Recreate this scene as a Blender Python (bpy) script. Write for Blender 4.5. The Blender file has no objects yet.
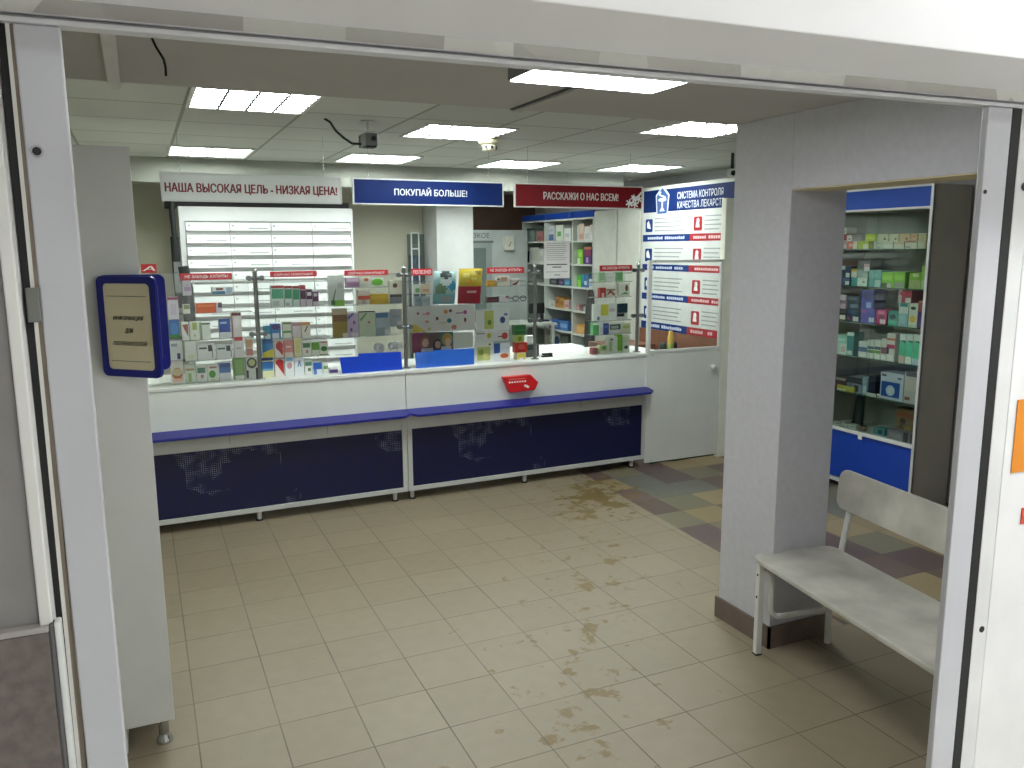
import bpy, math, random
from mathutils import Matrix, Vector
random.seed(7)
SC = bpy.context.scene
COL = SC.collection

# ------------------------------------------------------------------ camera, light, exposure
F, PITCH, YAW, ROLL = 815.838, 0.166293, 0.425293, -0.0054154
CAM = Vector((-0.077425, -3.062612, 1.847559))
_cy, _sy, _cp, _sp = math.cos(YAW), math.sin(YAW), math.cos(PITCH), math.sin(PITCH)
FW = Vector((_sy * _cp, _cy * _cp, -_sp))
_r0 = Vector((_cy, -_sy, 0)); _u0 = _r0.cross(FW)
RT = math.cos(ROLL) * _r0 + math.sin(ROLL) * _u0
UP = -math.sin(ROLL) * _r0 + math.cos(ROLL) * _u0
cd = bpy.data.cameras.new('camera'); cam = bpy.data.objects.new('camera', cd); COL.objects.link(cam)
cd.sensor_width = 36.0; cd.lens = F / 1024.0 * 36.0; cd.clip_start = 0.05
cam.matrix_world = Matrix(((RT.x, UP.x, -FW.x, CAM.x), (RT.y, UP.y, -FW.y, CAM.y), (RT.z, UP.z, -FW.z, CAM.z), (0, 0, 0, 1)))
SC.camera = cam
SC.view_settings.view_transform = 'Standard'; SC.view_settings.look = 'None'
SC.view_settings.gamma = 1.0; SC.view_settings.use_curve_mapping = False
SC.view_settings.exposure = 0.42
w = bpy.data.worlds.new('world'); SC.world = w; w.use_nodes = True
w.node_tree.nodes['Background'].inputs[0].default_value = (0.8, 0.85, 0.85, 1)
w.node_tree.nodes['Background'].inputs[1].default_value = 0.12
LAMP = 26.0          # raster ceiling lamps
PANEL = 13.0          # flat panel lamp under the soffit
HALL = 31.0           # ceiling lamps of the hall behind the camera
LAMP_COL = (0.93, 1.0, 0.95)

# ------------------------------------------------------------------ a pixel of the photo read onto a real plane of the room
def ray(u, v): return FW + RT * ((u - 512) / F) + UP * ((384 - v) / F)
def PY(u, v, y): d = ray(u, v); return CAM + d * ((y - CAM.y) / d.y)
def PX(u, v, x): d = ray(u, v); return CAM + d * ((x - CAM.x) / d.x)
def PZ(u, v, z): d = ray(u, v); return CAM + d * ((z - CAM.z) / d.z)

# the counter stands a little askew: its own frame turns about CPIV by CROT
CROT, CPIV = math.radians(1.2), Vector((1.626, 2.56, 0))
def PYC(u, v, y):
    d = ray(u, v); n = Vector((-math.sin(CROT), math.cos(CROT), 0)); p = CAM + d * (((CPIV - CAM).dot(n) + y - CPIV.y) / d.dot(n)) - CPIV
    c, s = math.cos(CROT), math.sin(CROT)
    return Vector((p.x * c + p.y * s + CPIV.x, -p.x * s + p.y * c + CPIV.y, p.z))
# ------------------------------------------------------------------ materials
_mc = {}
def srgb(c):
    if isinstance(c, str):
        c = c.lstrip('#'); c = tuple(int(c[i:i + 2], 16) / 255 for i in (0, 2, 4))
    return tuple(x / 12.92 if x <= 0.04045 else ((x + 0.055) / 1.055) ** 2.4 for x in c)
def N(nt, t, **kw):
    n = nt.nodes.new(t)
    for k, v in kw.items(): setattr(n, k, v)
    return n
def mat(c, rough=0.5, metal=0.0, var=0.06, scale=6.0, spec=0.5, bump=0.0, name=None):
    key = (c if isinstance(c, str) else tuple(c), rough, metal, var, scale, spec, bump)
    if key in _mc: return _mc[key]
    m = bpy.data.materials.new(name or 'surface'); m.use_nodes = True; nt = m.node_tree
    b = nt.nodes['Principled BSDF']; b.inputs['Roughness'].default_value = rough; b.inputs['Metallic'].default_value = metal
    b.inputs['Specular IOR Level'].default_value = spec
    r, g, bl = srgb(c)
    tc = N(nt, 'ShaderNodeTexCoord'); nz = N(nt, 'ShaderNodeTexNoise'); nz.inputs['Scale'].default_value = scale; nz.inputs['Detail'].default_value = 3
    rp = N(nt, 'ShaderNodeValToRGB')
    rp.color_ramp.elements[0].position = 0.3; rp.color_ramp.elements[1].position = 0.7
    rp.color_ramp.elements[0].color = (r * (1 - var), g * (1 - var), bl * (1 - var), 1)
    rp.color_ramp.elements[1].color = (min(1, r * (1 + var)), min(1, g * (1 + var)), min(1, bl * (1 + var)), 1)
    nt.links.new(tc.outputs['Object'], nz.inputs['Vector']); nt.links.new(nz.outputs['Fac'], rp.inputs['Fac'])
    nt.links.new(rp.outputs['Color'], b.inputs['Base Color'])
    if bump:
        bp = N(nt, 'ShaderNodeBump'); bp.inputs['Strength'].default_value = bump; bp.inputs['Distance'].default_value = 0.004
        n2 = N(nt, 'ShaderNodeTexNoise'); n2.inputs['Scale'].default_value = scale * 15
        nt.links.new(tc.outputs['Object'], n2.inputs['Vector']); nt.links.new(n2.outputs['Fac'], bp.inputs['Height']); nt.links.new(bp.outputs['Normal'], b.inputs['Normal'])
    _mc[key] = m; return m
def emit(col, st, name='lamp glow'):
    m = bpy.data.materials.new(name); m.use_nodes = True; nt = m.node_tree
    b = nt.nodes['Principled BSDF']; b.inputs['Base Color'].default_value = (0.9, 0.9, 0.9, 1)
    b.inputs['Emission Color'].default_value = (*col, 1); b.inputs['Emission Strength'].default_value = st
    return m
def glassy(tint=(0.93, 0.97, 0.95), refl=0.09, rough=0.02, haze=0.0, name='clear glass'):
    m = bpy.data.materials.new(name); m.use_nodes = True; nt = m.node_tree
    nt.nodes.remove(nt.nodes['Principled BSDF']); out = nt.nodes['Material Output']
    t = N(nt, 'ShaderNodeBsdfTransparent'); t.inputs[0].default_value = (*tint, 1)
    g = N(nt, 'ShaderNodeBsdfGlossy'); g.inputs['Roughness'].default_value = rough
    lw = N(nt, 'ShaderNodeFresnel'); lw.inputs['IOR'].default_value = 1.3
    ad = N(nt, 'ShaderNodeMath', operation='ADD'); ad.inputs[1].default_value = refl - 0.02; ad.use_clamp = True
    mx = N(nt, 'ShaderNodeMixShader'); nt.links.new(lw.outputs[0], ad.inputs[0]); nt.links.new(ad.outputs[0], mx.inputs[0])
    nt.links.new(t.outputs[0], mx.inputs[1]); nt.links.new(g.outputs[0], mx.inputs[2])
    last = mx
    if haze:
        d = N(nt, 'ShaderNodeBsdfDiffuse'); d.inputs[0].default_value = (0.85, 0.9, 0.9, 1)
        m2 = N(nt, 'ShaderNodeMixShader'); m2.inputs[0].default_value = haze
        nt.links.new(mx.outputs[0], m2.inputs[1]); nt.links.new(d.outputs[0], m2.inputs[2]); last = m2
    nt.links.new(last.outputs[0], out.inputs['Surface'])
    return m

WHITE = mat('#dcdfdc', 0.45, var=0.025, name='white laminate')
OFFW = mat('#cfd1cc', 0.5, var=0.03, name='off white')
STEEL = mat('#b9bcbd', 0.25, 1.0, name='brushed steel')
CHROME = mat('#c9cccd', 0.12, 1.0, name='chrome')
ALU = mat('#d6d7d9', 0.4, 0.3, name='aluminium')
BLACK = mat('#0d0f10', 0.6, name='black rubber')
DARK = mat('#23262a', 0.5, name='dark plastic')
BLUE = mat('#1d4fc4', 0.35, var=0.04, name='blue panel')
NAVY = mat('#1a1f7e', 0.35, name='navy laminate')
RED = mat('#b8232c', 0.4, name='red plastic')
CLEAR = glassy((0.975, 0.985, 0.98), 0.035, name='clear glass')
ACRYL = glassy((0.98, 0.99, 0.985), 0.04, 0.05, 0.03, name='clear acrylic')
CABGL = glassy((0.92, 0.965, 0.935), 0.03, 0.02, 0.0, name='greenish glass')
INK = mat('#202024', 0.6, name='dark ink')
PAPER = mat('#eceded', 0.7, var=0.02, name='paper')

# ------------------------------------------------------------------ mesh builder
class MB:
    def __init__(s): s.v = []; s.f = []; s.m = []; s.mats = []; s.sm = []
    def mi(s, m):
        if m not in s.mats: s.mats.append(m)
        return s.mats.index(m)
    def add(s, vs, fs, m, smooth=False, M=None):
        o = len(s.v)
        s.v += [tuple(M @ Vector(p)) if M else tuple(p) for p in vs]
        i = s.mi(m)
        for f in fs: s.f.append([o + k for k in f]); s.m.append(i); s.sm.append(smooth)
        return s
    def box(s, a, b, m, M=None):
        (x0, y0, z0), (x1, y1, z1) = a, b
        x0, x1 = min(x0, x1), max(x0, x1); y0, y1 = min(y0, y1), max(y0, y1); z0, z1 = min(z0, z1), max(z0, z1)
        return s.add([(x0, y0, z0), (x1, y0, z0), (x1, y1, z0), (x0, y1, z0), (x0, y0, z1), (x1, y0, z1), (x1, y1, z1), (x0, y1, z1)],
                     [(0, 3, 2, 1), (4, 5, 6, 7), (0, 1, 5, 4), (1, 2, 6, 5), (2, 3, 7, 6), (3, 0, 4, 7)], m, M=M)
    def prism(s, pts, y0, y1, m, M=None):
        """outline in x,z (counter-clockwise seen from -y) pushed from y0 (front) to y1"""
        n = len(pts)
        vs = [(x, y0, z) for x, z in pts] + [(x, y1, z) for x, z in pts]
        fs = [list(range(n)), list(range(2 * n - 1, n - 1, -1))] + [[(i + 1) % n, i, n + i, n + (i + 1) % n] for i in range(n)]
        return s.add(vs, fs, m, M=M)
    def cyl(s, p, q, r, m, n=14, r2=None, M=None):
        p, q = Vector(p), Vector(q); d = (q - p).normalized(); a = d.orthogonal().normalized(); b = d.cross(a); r2 = r if r2 is None else r2
        vs = [p + (a * math.cos(t) + b * math.sin(t)) * r for t in (2 * math.pi * i / n for i in range(n))]
        vs += [q + (a * math.cos(t) + b * math.sin(t)) * r2 for t in (2 * math.pi * i / n for i in range(n))]
        o = len(s.v)
        s.add(vs, [[i, (i + 1) % n, n + (i + 1) % n, n + i] for i in range(n)], m, True, M)
        return s.add(vs, [list(range(n - 1, -1, -1)), list(range(n, 2 * n))], m, False, M)
    def tube(s, pts, r, m, n=10, M=None):
        pts = [Vector(p) for p in pts]; rings = []; a = None
        for i, p in enumerate(pts):
            d = ((pts[min(i + 1, len(pts) - 1)] - p).normalized() + (p - pts[max(i - 1, 0)]).normalized()).normalized()
            a = d.orthogonal().normalized() if a is None else (a - d * a.dot(d)).normalized()
            b = d.cross(a); rings += [p + (a * math.cos(2 * math.pi * k / n) + b * math.sin(2 * math.pi * k / n)) * r for k in range(n)]
        fs = []
        for i in range(len(pts) - 1):
            for k in range(n): fs.append([i * n + k, i * n + (k + 1) % n, (i + 1) * n + (k + 1) % n, (i + 1) * n + k])
        s.add(rings, fs, m, True, M)
        e = (len(pts) - 1) * n
        return s.add(rings, [list(range(n - 1, -1, -1)), list(range(e, e + n))], m, False, M)
    def lathe(s, prof, m, c=(0, 0, 0), n=24, M=None):
        vs = []; k = len(prof)
        for i in range(n):
            t = 2 * math.pi * i / n
            vs += [(c[0] + r * math.cos(t), c[1] + r * math.sin(t), c[2] + z) for r, z in prof]
        fs = [[i * k + j, ((i + 1) % n) * k + j, ((i + 1) % n) * k + j + 1, i * k + j + 1] for i in range(n) for j in range(k - 1)]
        return s.add(vs, fs, m, True, M)
    def ell(s, cx, cz, rx, rz, y0, y1, m, n=18, M=None):
        return s.prism([(cx + rx * math.cos(2 * math.pi * i / n), cz + rz * math.sin(2 * math.pi * i / n)) for i in range(n)], y0, y1, m, M)
    def build(s, name, parent=None, loc=None, rotz=None, bevel=0.0, seg=2):
        me = bpy.data.meshes.new(name); me.from_pydata(s.v, [], s.f)
        for m in s.mats: me.materials.append(m)
        me.polygons.foreach_set('material_index', s.m); me.polygons.foreach_set('use_smooth', s.sm); me.update()
        o = bpy.data.objects.new(name, me); COL.objects.link(o)
        if parent: o.parent = parent
        if loc is not None: o.location = loc
        if rotz is not None: o.rotation_euler = (0, 0, rotz)
        if bevel:
            b = o.modifiers.new('bevel', 'BEVEL'); b.width = bevel; b.segments = seg; b.limit_method = 'ANGLE'
        return o
def rrect(x0, z0, x1, z1, r, n=5):
    pts = []
    for cx, cz, a in ((x1 - r, z0 + r, -90), (x1 - r, z1 - r, 0), (x0 + r, z1 - r, 90), (x0 + r, z0 + r, 180)):
        for i in range(n + 1):
            t = math.radians(a + 90 * i / n); pts.append((cx + r * math.cos(t), cz + r * math.sin(t)))
    return pts
def tag(o, label, cat, group=None, kind=None):
    if label: o['label'] = label
    if cat: o['category'] = cat
    if group: o['group'] = group
    if kind: o['kind'] = kind
    return o
def empty(name, loc, rotz=0):
    o = bpy.data.objects.new(name, None); COL.objects.link(o); o.location = loc; o.rotation_euler = (0, 0, rotz); o.empty_display_size = 0.1
    return o
def struct(o): o['kind'] = 'structure'; return o
FONT = None
def lettering(body, parent, x, y, z, width, height, m, name='lettering', bold=0.0, shear=0.0, align='CENTER', thick=0.0):
    """flat letters facing -y of the parent, centred on x,z (or starting at x)"""
    cu = bpy.data.curves.new(name, 'FONT'); cu.body = body; cu.align_x = 'LEFT'; cu.extrude = 0.0; cu.offset = bold; cu.shear = shear; cu.resolution_u = 3
    t = bpy.data.objects.new('t', cu); COL.objects.link(t)
    bpy.context.view_layer.update()
    me = bpy.data.meshes.new_from_object(t.evaluated_get(bpy.context.evaluated_depsgraph_get()))
    bpy.data.objects.remove(t); bpy.data.curves.remove(cu)
    xs = [v.co.x for v in me.vertices]; ys = [v.co.y for v in me.vertices]
    if not xs: return None
    x0, x1, y0, y1 = min(xs), max(xs), min(ys), max(ys)
    sx = width / (x1 - x0); sz = height / (y1 - y0)
    ox = x - width / 2 if align == 'CENTER' else x
    for v in me.vertices:
        a, b = v.co.x, v.co.y
        v.co = (ox + (a - x0) * sx, y, z - height / 2 + (b - y0) * sz)
    me.materials.clear(); me.materials.append(m); me.name = name
    if thick:
        V = [v.co.copy() for v in me.vertices]; Pg = [list(p.vertices) for p in me.polygons]; vs, fs = [], []
        for k, (dx, dz) in enumerate(((0, 0), (-1, 0), (1, 0), (0, .6), (0, -.6))):
            o0 = len(vs); vs += [(v.x + dx * thick, v.y - 0.00004 * k, v.z + dz * thick) for v in V]; fs += [[o0 + i for i in f] for f in Pg]
        me = bpy.data.meshes.new(name); me.from_pydata(vs, [], fs); me.materials.append(m)
    o = bpy.data.objects.new(name, me); COL.objects.link(o); o.parent = parent
    return o
# ------------------------------------------------------------------ the setting
CEIL, SOFF = 2.575, 2.395
def floor_mat():
    m = bpy.data.materials.new('floor tiles'); m.use_nodes = True; nt = m.node_tree; L = nt.links.new
    b = nt.nodes['Principled BSDF']; b.inputs['Roughness'].default_value = 0.42
    geo = N(nt, 'ShaderNodeNewGeometry'); sep = N(nt, 'ShaderNodeSeparateXYZ'); L(geo.outputs['Position'], sep.inputs[0])
    def M(op, a, bb=None, c=None, clamp=False):
        n = N(nt, 'ShaderNodeMath', operation=op); n.use_clamp = clamp
        for i, x in enumerate((a, bb, c)):
            if x is None: continue
            if isinstance(x, (int, float)): n.inputs[i].default_value = x
            else: L(x, n.inputs[i])
        return n.outputs[0]
    X, Y = sep.outputs[0], sep.outputs[1]
    tx, ty = M('DIVIDE', X, 0.3), M('DIVIDE', Y, 0.3)
    def dist(t): f = M('FRACT', t); return M('MINIMUM', f, M('SUBTRACT', 1.0, f))
    d = M('MINIMUM', dist(tx), dist(ty))
    gw = N(nt, 'ShaderNodeTexNoise'); gw.inputs['Scale'].default_value = 1.6; L(geo.outputs['Position'], gw.inputs['Vector'])
    grout = M('LESS_THAN', d, 0.009)
    cell = N(nt, 'ShaderNodeCombineXYZ'); L(M('FLOOR', tx), cell.inputs[0]); L(M('FLOOR', ty), cell.inputs[1])
    wn = N(nt, 'ShaderNodeTexWhiteNoise', noise_dimensions='2D'); L(cell.outputs[0], wn.inputs['Vector'])
    # beige tiles
    fine = N(nt, 'ShaderNodeTexNoise'); fine.inputs['Scale'].default_value = 14; fine.inputs['Detail'].default_value = 6; L(geo.outputs['Position'], fine.inputs['Vector'])
    r1 = N(nt, 'ShaderNodeValToRGB'); r1.color_ramp.elements[0].color = (*srgb('#8a7e6a'), 1); r1.color_ramp.elements[1].color = (*srgb('#958974'), 1)
    r1.color_ramp.elements[0].position = 0.2; r1.color_ramp.elements[1].position = 0.8
    L(M('ADD', M('MULTIPLY', wn.outputs['Value'], 0.3), M('MULTIPLY', fine.outputs['Fac'], 0.7)), r1.inputs[0])
    # mosaic of coloured tiles in the right-hand part
    r2 = N(nt, 'ShaderNodeValToRGB'); r2.color_ramp.interpolation = 'CONSTANT'; e = r2.color_ramp.elements
    cols = ['#64544e', '#998869', '#78725f', '#6b5a54', '#6c6c65', '#918161', '#605050']
    e[0].color = (*srgb(cols[0]), 1); e[0].position = 0; e[1].color = (*srgb(cols[1]), 1); e[1].position = 0.16
    for i, c in enumerate(cols[2:]):
        q = e.new(0.30 + 0.14 * i); q.color = (*srgb(c), 1)
    wn2 = N(nt, 'ShaderNodeTexWhiteNoise', noise_dimensions='3D'); ad = N(nt, 'ShaderNodeVectorMath', operation='ADD'); ad.inputs[1].default_value = (3.3, 8.1, 2.7)
    L(cell.outputs[0], ad.inputs[0]); L(ad.outputs[0], wn2.inputs['Vector']); L(wn2.outputs['Value'], r2.inputs[0])
    side = M('MAXIMUM', M('GREATER_THAN', M('SUBTRACT', X, M('MULTIPLY', Y, 0.06)), 2.985), 0.0)
    side = M('MULTIPLY', side, M('GREATER_THAN', M('ADD', Y, M('MULTIPLY', M('GREATER_THAN', X, 3.3), 1.0)), -0.3))
    mx = N(nt, 'ShaderNodeMix', data_type='RGBA'); L(side, mx.inputs['Factor']); L(r1.outputs[0], mx.inputs['A']); L(r2.outputs[0], mx.inputs['B'])
    # dried muddy footprints along the way to the counter
    ax, ay, bx, by = 3.05, 2.35, 1.35, -0.55
    dx, dy = bx - ax, by - ay; ll = math.hypot(dx, dy)
    per = M('ABSOLUTE', M('SUBTRACT', M('MULTIPLY', M('SUBTRACT', X, ax), -dy / ll), M('MULTIPLY', M('SUBTRACT', Y, ay), -dx / ll)))
    band = M('SUBTRACT', 1.0, M('DIVIDE', per, 0.75), clamp=True)
    pile = M('SUBTRACT', 1.0, M('DIVIDE', M('POWER', M('ADD', M('POWER', M('SUBTRACT', X, 2.95), 2.0), M('POWER', M('SUBTRACT', Y, 2.0), 2.0)), 0.5), 0.62), clamp=True)
    n1 = N(nt, 'ShaderNodeTexNoise'); n1.inputs['Scale'].default_value = 7.0; n1.inputs['Detail'].default_value = 5; n1.inputs['Roughness'].default_value = 0.6; L(geo.outputs['Position'], n1.inputs['Vector'])
    n2 = N(nt, 'ShaderNodeTexNoise'); n2.inputs['Scale'].default_value = 22; n2.inputs['Detail'].default_value = 4; L(geo.outputs['Position'], n2.inputs['Vector'])
    s = M('ADD', M('ADD', M('MULTIPLY', n1.outputs['Fac'], 0.72), M('MULTIPLY', n2.outputs['Fac'], 0.28)), M('ADD', M('MULTIPLY', band, 0.125), M('MULTIPLY', pile, 0.13)))
    st = N(nt, 'ShaderNodeMapRange'); st.inputs['From Min'].default_value = 0.658; st.inputs['From Max'].default_value = 0.715; L(s, st.inputs['Value'])
    mud = N(nt, 'ShaderNodeMix', data_type='RGBA'); mud.inputs['B'].default_value = (*srgb('#74602f'), 1)
    L(M('MULTIPLY', st.outputs[0], 0.85), mud.inputs['Factor']); L(mx.outputs['Result'], mud.inputs['A'])
    gm = N(nt, 'ShaderNodeMix', data_type='RGBA'); gm.inputs['B'].default_value = (*srgb('#4c443a'), 1)
    L(M('MULTIPLY', grout, M('MULTIPLY', gw.outputs['Fac'], 1.35, clamp=True)), gm.inputs['Factor']); L(mud.outputs['Result'], gm.inputs['A'])
    L(gm.outputs['Result'], b.inputs['Base Color'])
    bp = N(nt, 'ShaderNodeBump'); bp.inputs['Strength'].default_value = 0.25; bp.inputs['Distance'].default_value = 0.002; L(M('SUBTRACT', 1.0, grout), bp.inputs['Height']); L(bp.outputs[0], b.inputs['Normal'])
    return m
def ceil_mat():
    m = bpy.data.materials.new('suspended ceiling tiles'); m.use_nodes = True; nt = m.node_tree; L = nt.links.new
    b = nt.nodes['Principled BSDF']; b.inputs['Roughness'].default_value = 0.85
    geo = N(nt, 'ShaderNodeNewGeometry'); sep = N(nt, 'ShaderNodeSeparateXYZ'); L(geo.outputs['Position'], sep.inputs[0])
    def M(op, a, bb=None):
        n = N(nt, 'ShaderNodeMath', operation=op)
        for i, x in enumerate((a, bb)):
            if x is None: continue
            if isinstance(x, (int, float)): n.inputs[i].default_value = x
            else: L(x, n.inputs[i])
        return n.outputs[0]
    def dist(t): f = M('FRACT', t); return M('MINIMUM', f, M('SUBTRACT', 1.0, f))
    tx = M('DIVIDE', M('SUBTRACT', sep.outputs[0], 0.2), 0.6); ty = M('DIVIDE', M('SUBTRACT', sep.outputs[1], 0.99), 0.6)
    ln = M('LESS_THAN', M('MINIMUM', dist(tx), dist(ty)), 0.016)
    cell = N(nt, 'ShaderNodeCombineXYZ'); L(M('FLOOR', tx), cell.inputs[0]); L(M('FLOOR', ty), cell.inputs[1])
    wn = N(nt, 'ShaderNodeTexWhiteNoise', noise_dimensions='2D'); L(cell.outputs[0], wn.inputs['Vector'])
    nz = N(nt, 'ShaderNodeTexNoise'); nz.inputs['Scale'].default_value = 60; L(geo.outputs['Position'], nz.inputs['Vector'])
    r = N(nt, 'ShaderNodeValToRGB'); r.color_ramp.elements[0].color = (*srgb('#bcbfba'), 1); r.color_ramp.elements[1].color = (*srgb('#d0d3cd'), 1)
    L(M('ADD', M('MULTIPLY', wn.outputs['Value'], 0.6), M('MULTIPLY', nz.outputs['Fac'], 0.4)), r.inputs[0])
    g = N(nt, 'ShaderNodeMix', data_type='RGBA'); g.inputs['B'].default_value = (*srgb('#96998f'), 1); L(ln, g.inputs['Factor']); L(r.outputs[0], g.inputs['A'])
    L(g.outputs['Result'], b.inputs['Base Color'])
    return m
WALLP = mat('#c6c6cc', 0.75, var=0.04, scale=30, bump=0.12, name='pale grey wall')
WALLO = mat('#c4c3b2', 0.8, var=0.03, scale=3, name='warm grey wall')
PLAIN = mat('#b4b2ae', 0.85, var=0.03, scale=3, name='plain board ceiling')
HALLW = mat('#d2d0cf', 0.7, var=0.03, scale=20, name='hall wall')
BROWNT = mat('#6e6058', 0.4, var=0.12, scale=9, name='brown tile')
X0, X1, YB = -0.62, 5.14, 7.62
def sbox(name, a, b, m, bevel=0):
    return struct(MB().box(a, b, m).build(name, bevel=bevel))
FLOORM = floor_mat()
struct(MB().add([(-2.2, -1.93, 0), (X1, -1.93, 0), (X1, YB, 0), (-2.2, YB, 0)], [(0, 1, 2, 3)], FLOORM).build('floor'))
struct(MB().add([(-2.3, -5.4, 0), (X1, -5.4, 0), (X1, -1.93, 0), (-2.3, -1.93, 0)], [(0, 1, 2, 3)], mat('#e4e1da', 0.4, name='pale hall floor')).build('floor_hall'))
sbox('ceiling', (X0, 0.06, CEIL), (X1, YB, CEIL + 0.05), ceil_mat())
so = MB().box((X0, -1.86, SOFF), (X1, 0.06, CEIL + 0.05), PLAIN)
so.box((-0.122, -1.4, SOFF - 0.02), (-0.086, 0.08, SOFF), mat('#d4d3ce', 0.6)).box((1.33, -0.55, SOFF - 0.004), (1.345, 0.05, SOFF), DARK).box((1.345, -0.55, SOFF - 0.012), (1.375, 0.05, SOFF), PLAIN)
struct(so.build('ceiling_soffit'))
sbox('wall_left', (X0 - 0.1, -1.86, 0), (X0, YB, CEIL), WALLO)
sbox('wall_right', (X1, -1.86, 0), (X1 + 0.1, YB, CEIL), WALLP)
sbox('wall_back', (X0, YB, 0), (X1, YB + 0.1, CEIL), mat('#6f584c', 0.8, var=0.1))
sbox('ceiling_beam', (X0, 4.25, 2.38), (4.5, 4.42, CEIL), mat('#a2a59c', 0.8))
sbox('wall_middle', (X0, 5.2, 0), (2.655, 5.3, CEIL), WALLO)
# pillar with the beam over the side opening
pl = MB().box((2.467, -0.325, 0), (2.785, 0.045, SOFF), WALLP).box((2.467, -1.86, 2.082), (2.68, -0.325, SOFF), WALLP)
struct(pl.build('wall_pillar', bevel=0.004))
bb = MB()
for a, b in (((2.455, -0.337, 0), (2.467, 0.057, 0.105)), ((2.455, -0.337, 0), (2.797, -0.325, 0.105))): bb.box(a, b, BROWNT)
struct(bb.build('baseboard_pillar'))
sbox('trim_1', (2.47, -1.86, 2.077), (2.678, -0.33, 2.082), mat('#c9bb94', 0.6))
# pillar far behind the counter and the light partition with a door
pc = MB().box((2.66, 4.78, 0), (3.05, 5.55, CEIL), mat('#d5d9d8', 0.6)); struct(pc.build('wall_back_pillar'))
pt = MB().box((2.9, 7.0, 0), (4.72, 7.05, 2.07), mat('#b9c1bf', 0.6)); struct(pt.build('wall_partition'))

# doorway the photo is taken through: local frame, x along the wall, -y towards the camera
DA = Vector((-0.139, -1.939, 0)); DR = math.radians(-1.9455); DC, DS = math.cos(DR), math.sin(DR)
def DU(u, v, yl=0.0):
    """pixel on the plane y=yl of the doorway's own frame -> (x, z)"""
    d = ray(u, v); n = Vector((-DS, DC, 0)); t = ((DA - CAM).dot(n) + yl) / d.dot(n); p = CAM + d * t - DA
    return p.x * DC + p.y * DS, p.z
def dU(u, v, yl=0.0): return DU(u, v, yl)[0]
WID = 1.5168; HT = 2.10
def dstruct(mb, name, bevel=0.002): return struct(mb.build(name, None, DA, DR, bevel))
LIL = mat('#c2c3c8', 0.45, 0.1, var=0.03, scale=4, name='painted aluminium')
GREYM = mat('#8d8b86', 0.45, 0.3, var=0.15, scale=8, name='dirty metal')
uW, uC, uB, uS, uM = dU(20, 400), dU(33.5, 400), dU(42, 400), dU(46, 400), dU(51, 400)
# hall wall to the left with its grey-brown dado and corner trims
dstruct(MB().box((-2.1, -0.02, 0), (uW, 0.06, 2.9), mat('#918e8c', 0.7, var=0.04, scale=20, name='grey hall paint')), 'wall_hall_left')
zd = DU(48, 621)[1]
DADO = mat('#6d6560', 0.55, var=0.22, scale=55, name='speckled dado')
ud = dU(48, 621, -0.035)
dstruct(MB().box((-2.1, -0.035, 0), (ud, -0.02, zd), DADO), 'trim_2')
dstruct(MB().box((ud, -0.036, 0), (ud + 0.006, -0.02, zd + 0.01), mat('#6a6a6c', 0.4, 0.4)).box((ud + 0.006, -0.037, 0), (ud + 0.013, -0.02, zd + 0.012), WHITE).box((-2.1, -0.037, zd), (ud, -0.02, zd + 0.008), mat('#a9a4a0', 0.5)), 'trim_3')
dstruct(MB().box((uW, -0.03, 0), (uC, 0.06, 2.9), mat('#e2e2de', 0.5)), 'trim_4')
# the doorway itself
door = empty('door_1', DA, DR); struct(door)
def strip(px, y0, y1, m, name):
    P = [DU(u, v) for u, v in px]; MB().prism(P, y0, y1, m).build(name, door)
def ext(p, q, z):   # a point further along the line p-q at height z
    (x0, z0), (x1, z1) = DU(*p), DU(*q); return x0 + (x1 - x0) * (z - z0) / (z1 - z0)
def bar(l, r, y0, y1, m, name):
    zs_ = (0.0, HT + 0.02); MB().prism([(ext(*l, zs_[0]), zs_[0]), (ext(*r, zs_[0]), zs_[0]), (ext(*r, zs_[1]), zs_[1]), (ext(*l, zs_[1]), zs_[1])], y0, y1, m).build(name, door)
E1, E2, E3 = ((5, 20), (42, 400)), ((9, 20), (46, 400)), ((20, 20), (52, 400))
bar(((-4, 20), (33.5, 400)), E1, 0.0, 0.05, BLACK, 'rubber_seal')
bar(E1, E2, -0.004, 0.03, mat('#d8d6d0', 0.5), 'inner_track')
bar(E2, E3, -0.002, 0.03, mat('#857a6c', 0.5, 0.3, var=0.2), 'inner_track')
MB().box((WID + 0.065, -0.0055, 0), (WID + 0.0895, 0.05, HT + 0.02), BLACK).build('rubber_seal', door)
jl = MB().box((uM, -0.006, 0), (0, 0.008, HT), LIL).build('jamb', door, bevel=0.002)
jr = MB().box((WID, -0.006, 0), (WID + 0.064, 0.008, HT), LIL).build('jamb', door, bevel=0.002)
ux, uz = DU(38, 152)
MB().cyl((ux, -0.006, uz), (ux, -0.009, uz), 0.0068, STEEL).cyl((ux, -0.0092, uz), (ux, -0.0095, uz), 0.0048, BLACK).build('lock_hole', jl)
ux, uz = DU(982, 192); MB().cyl((ux, -0.006, uz), (ux, -0.0075, uz), 0.004, BLACK).build('screw', jr)
p0, p1 = DU(25, 288, -0.01), DU(42, 322, -0.01)
MB().box((p0[0], -0.012, p1[1]), (p1[0], 0.0, p0[1]), mat('#7b7d78', 0.4, 0.6, var=0.15)).build('strike_plate', door, bevel=0.001)
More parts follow.
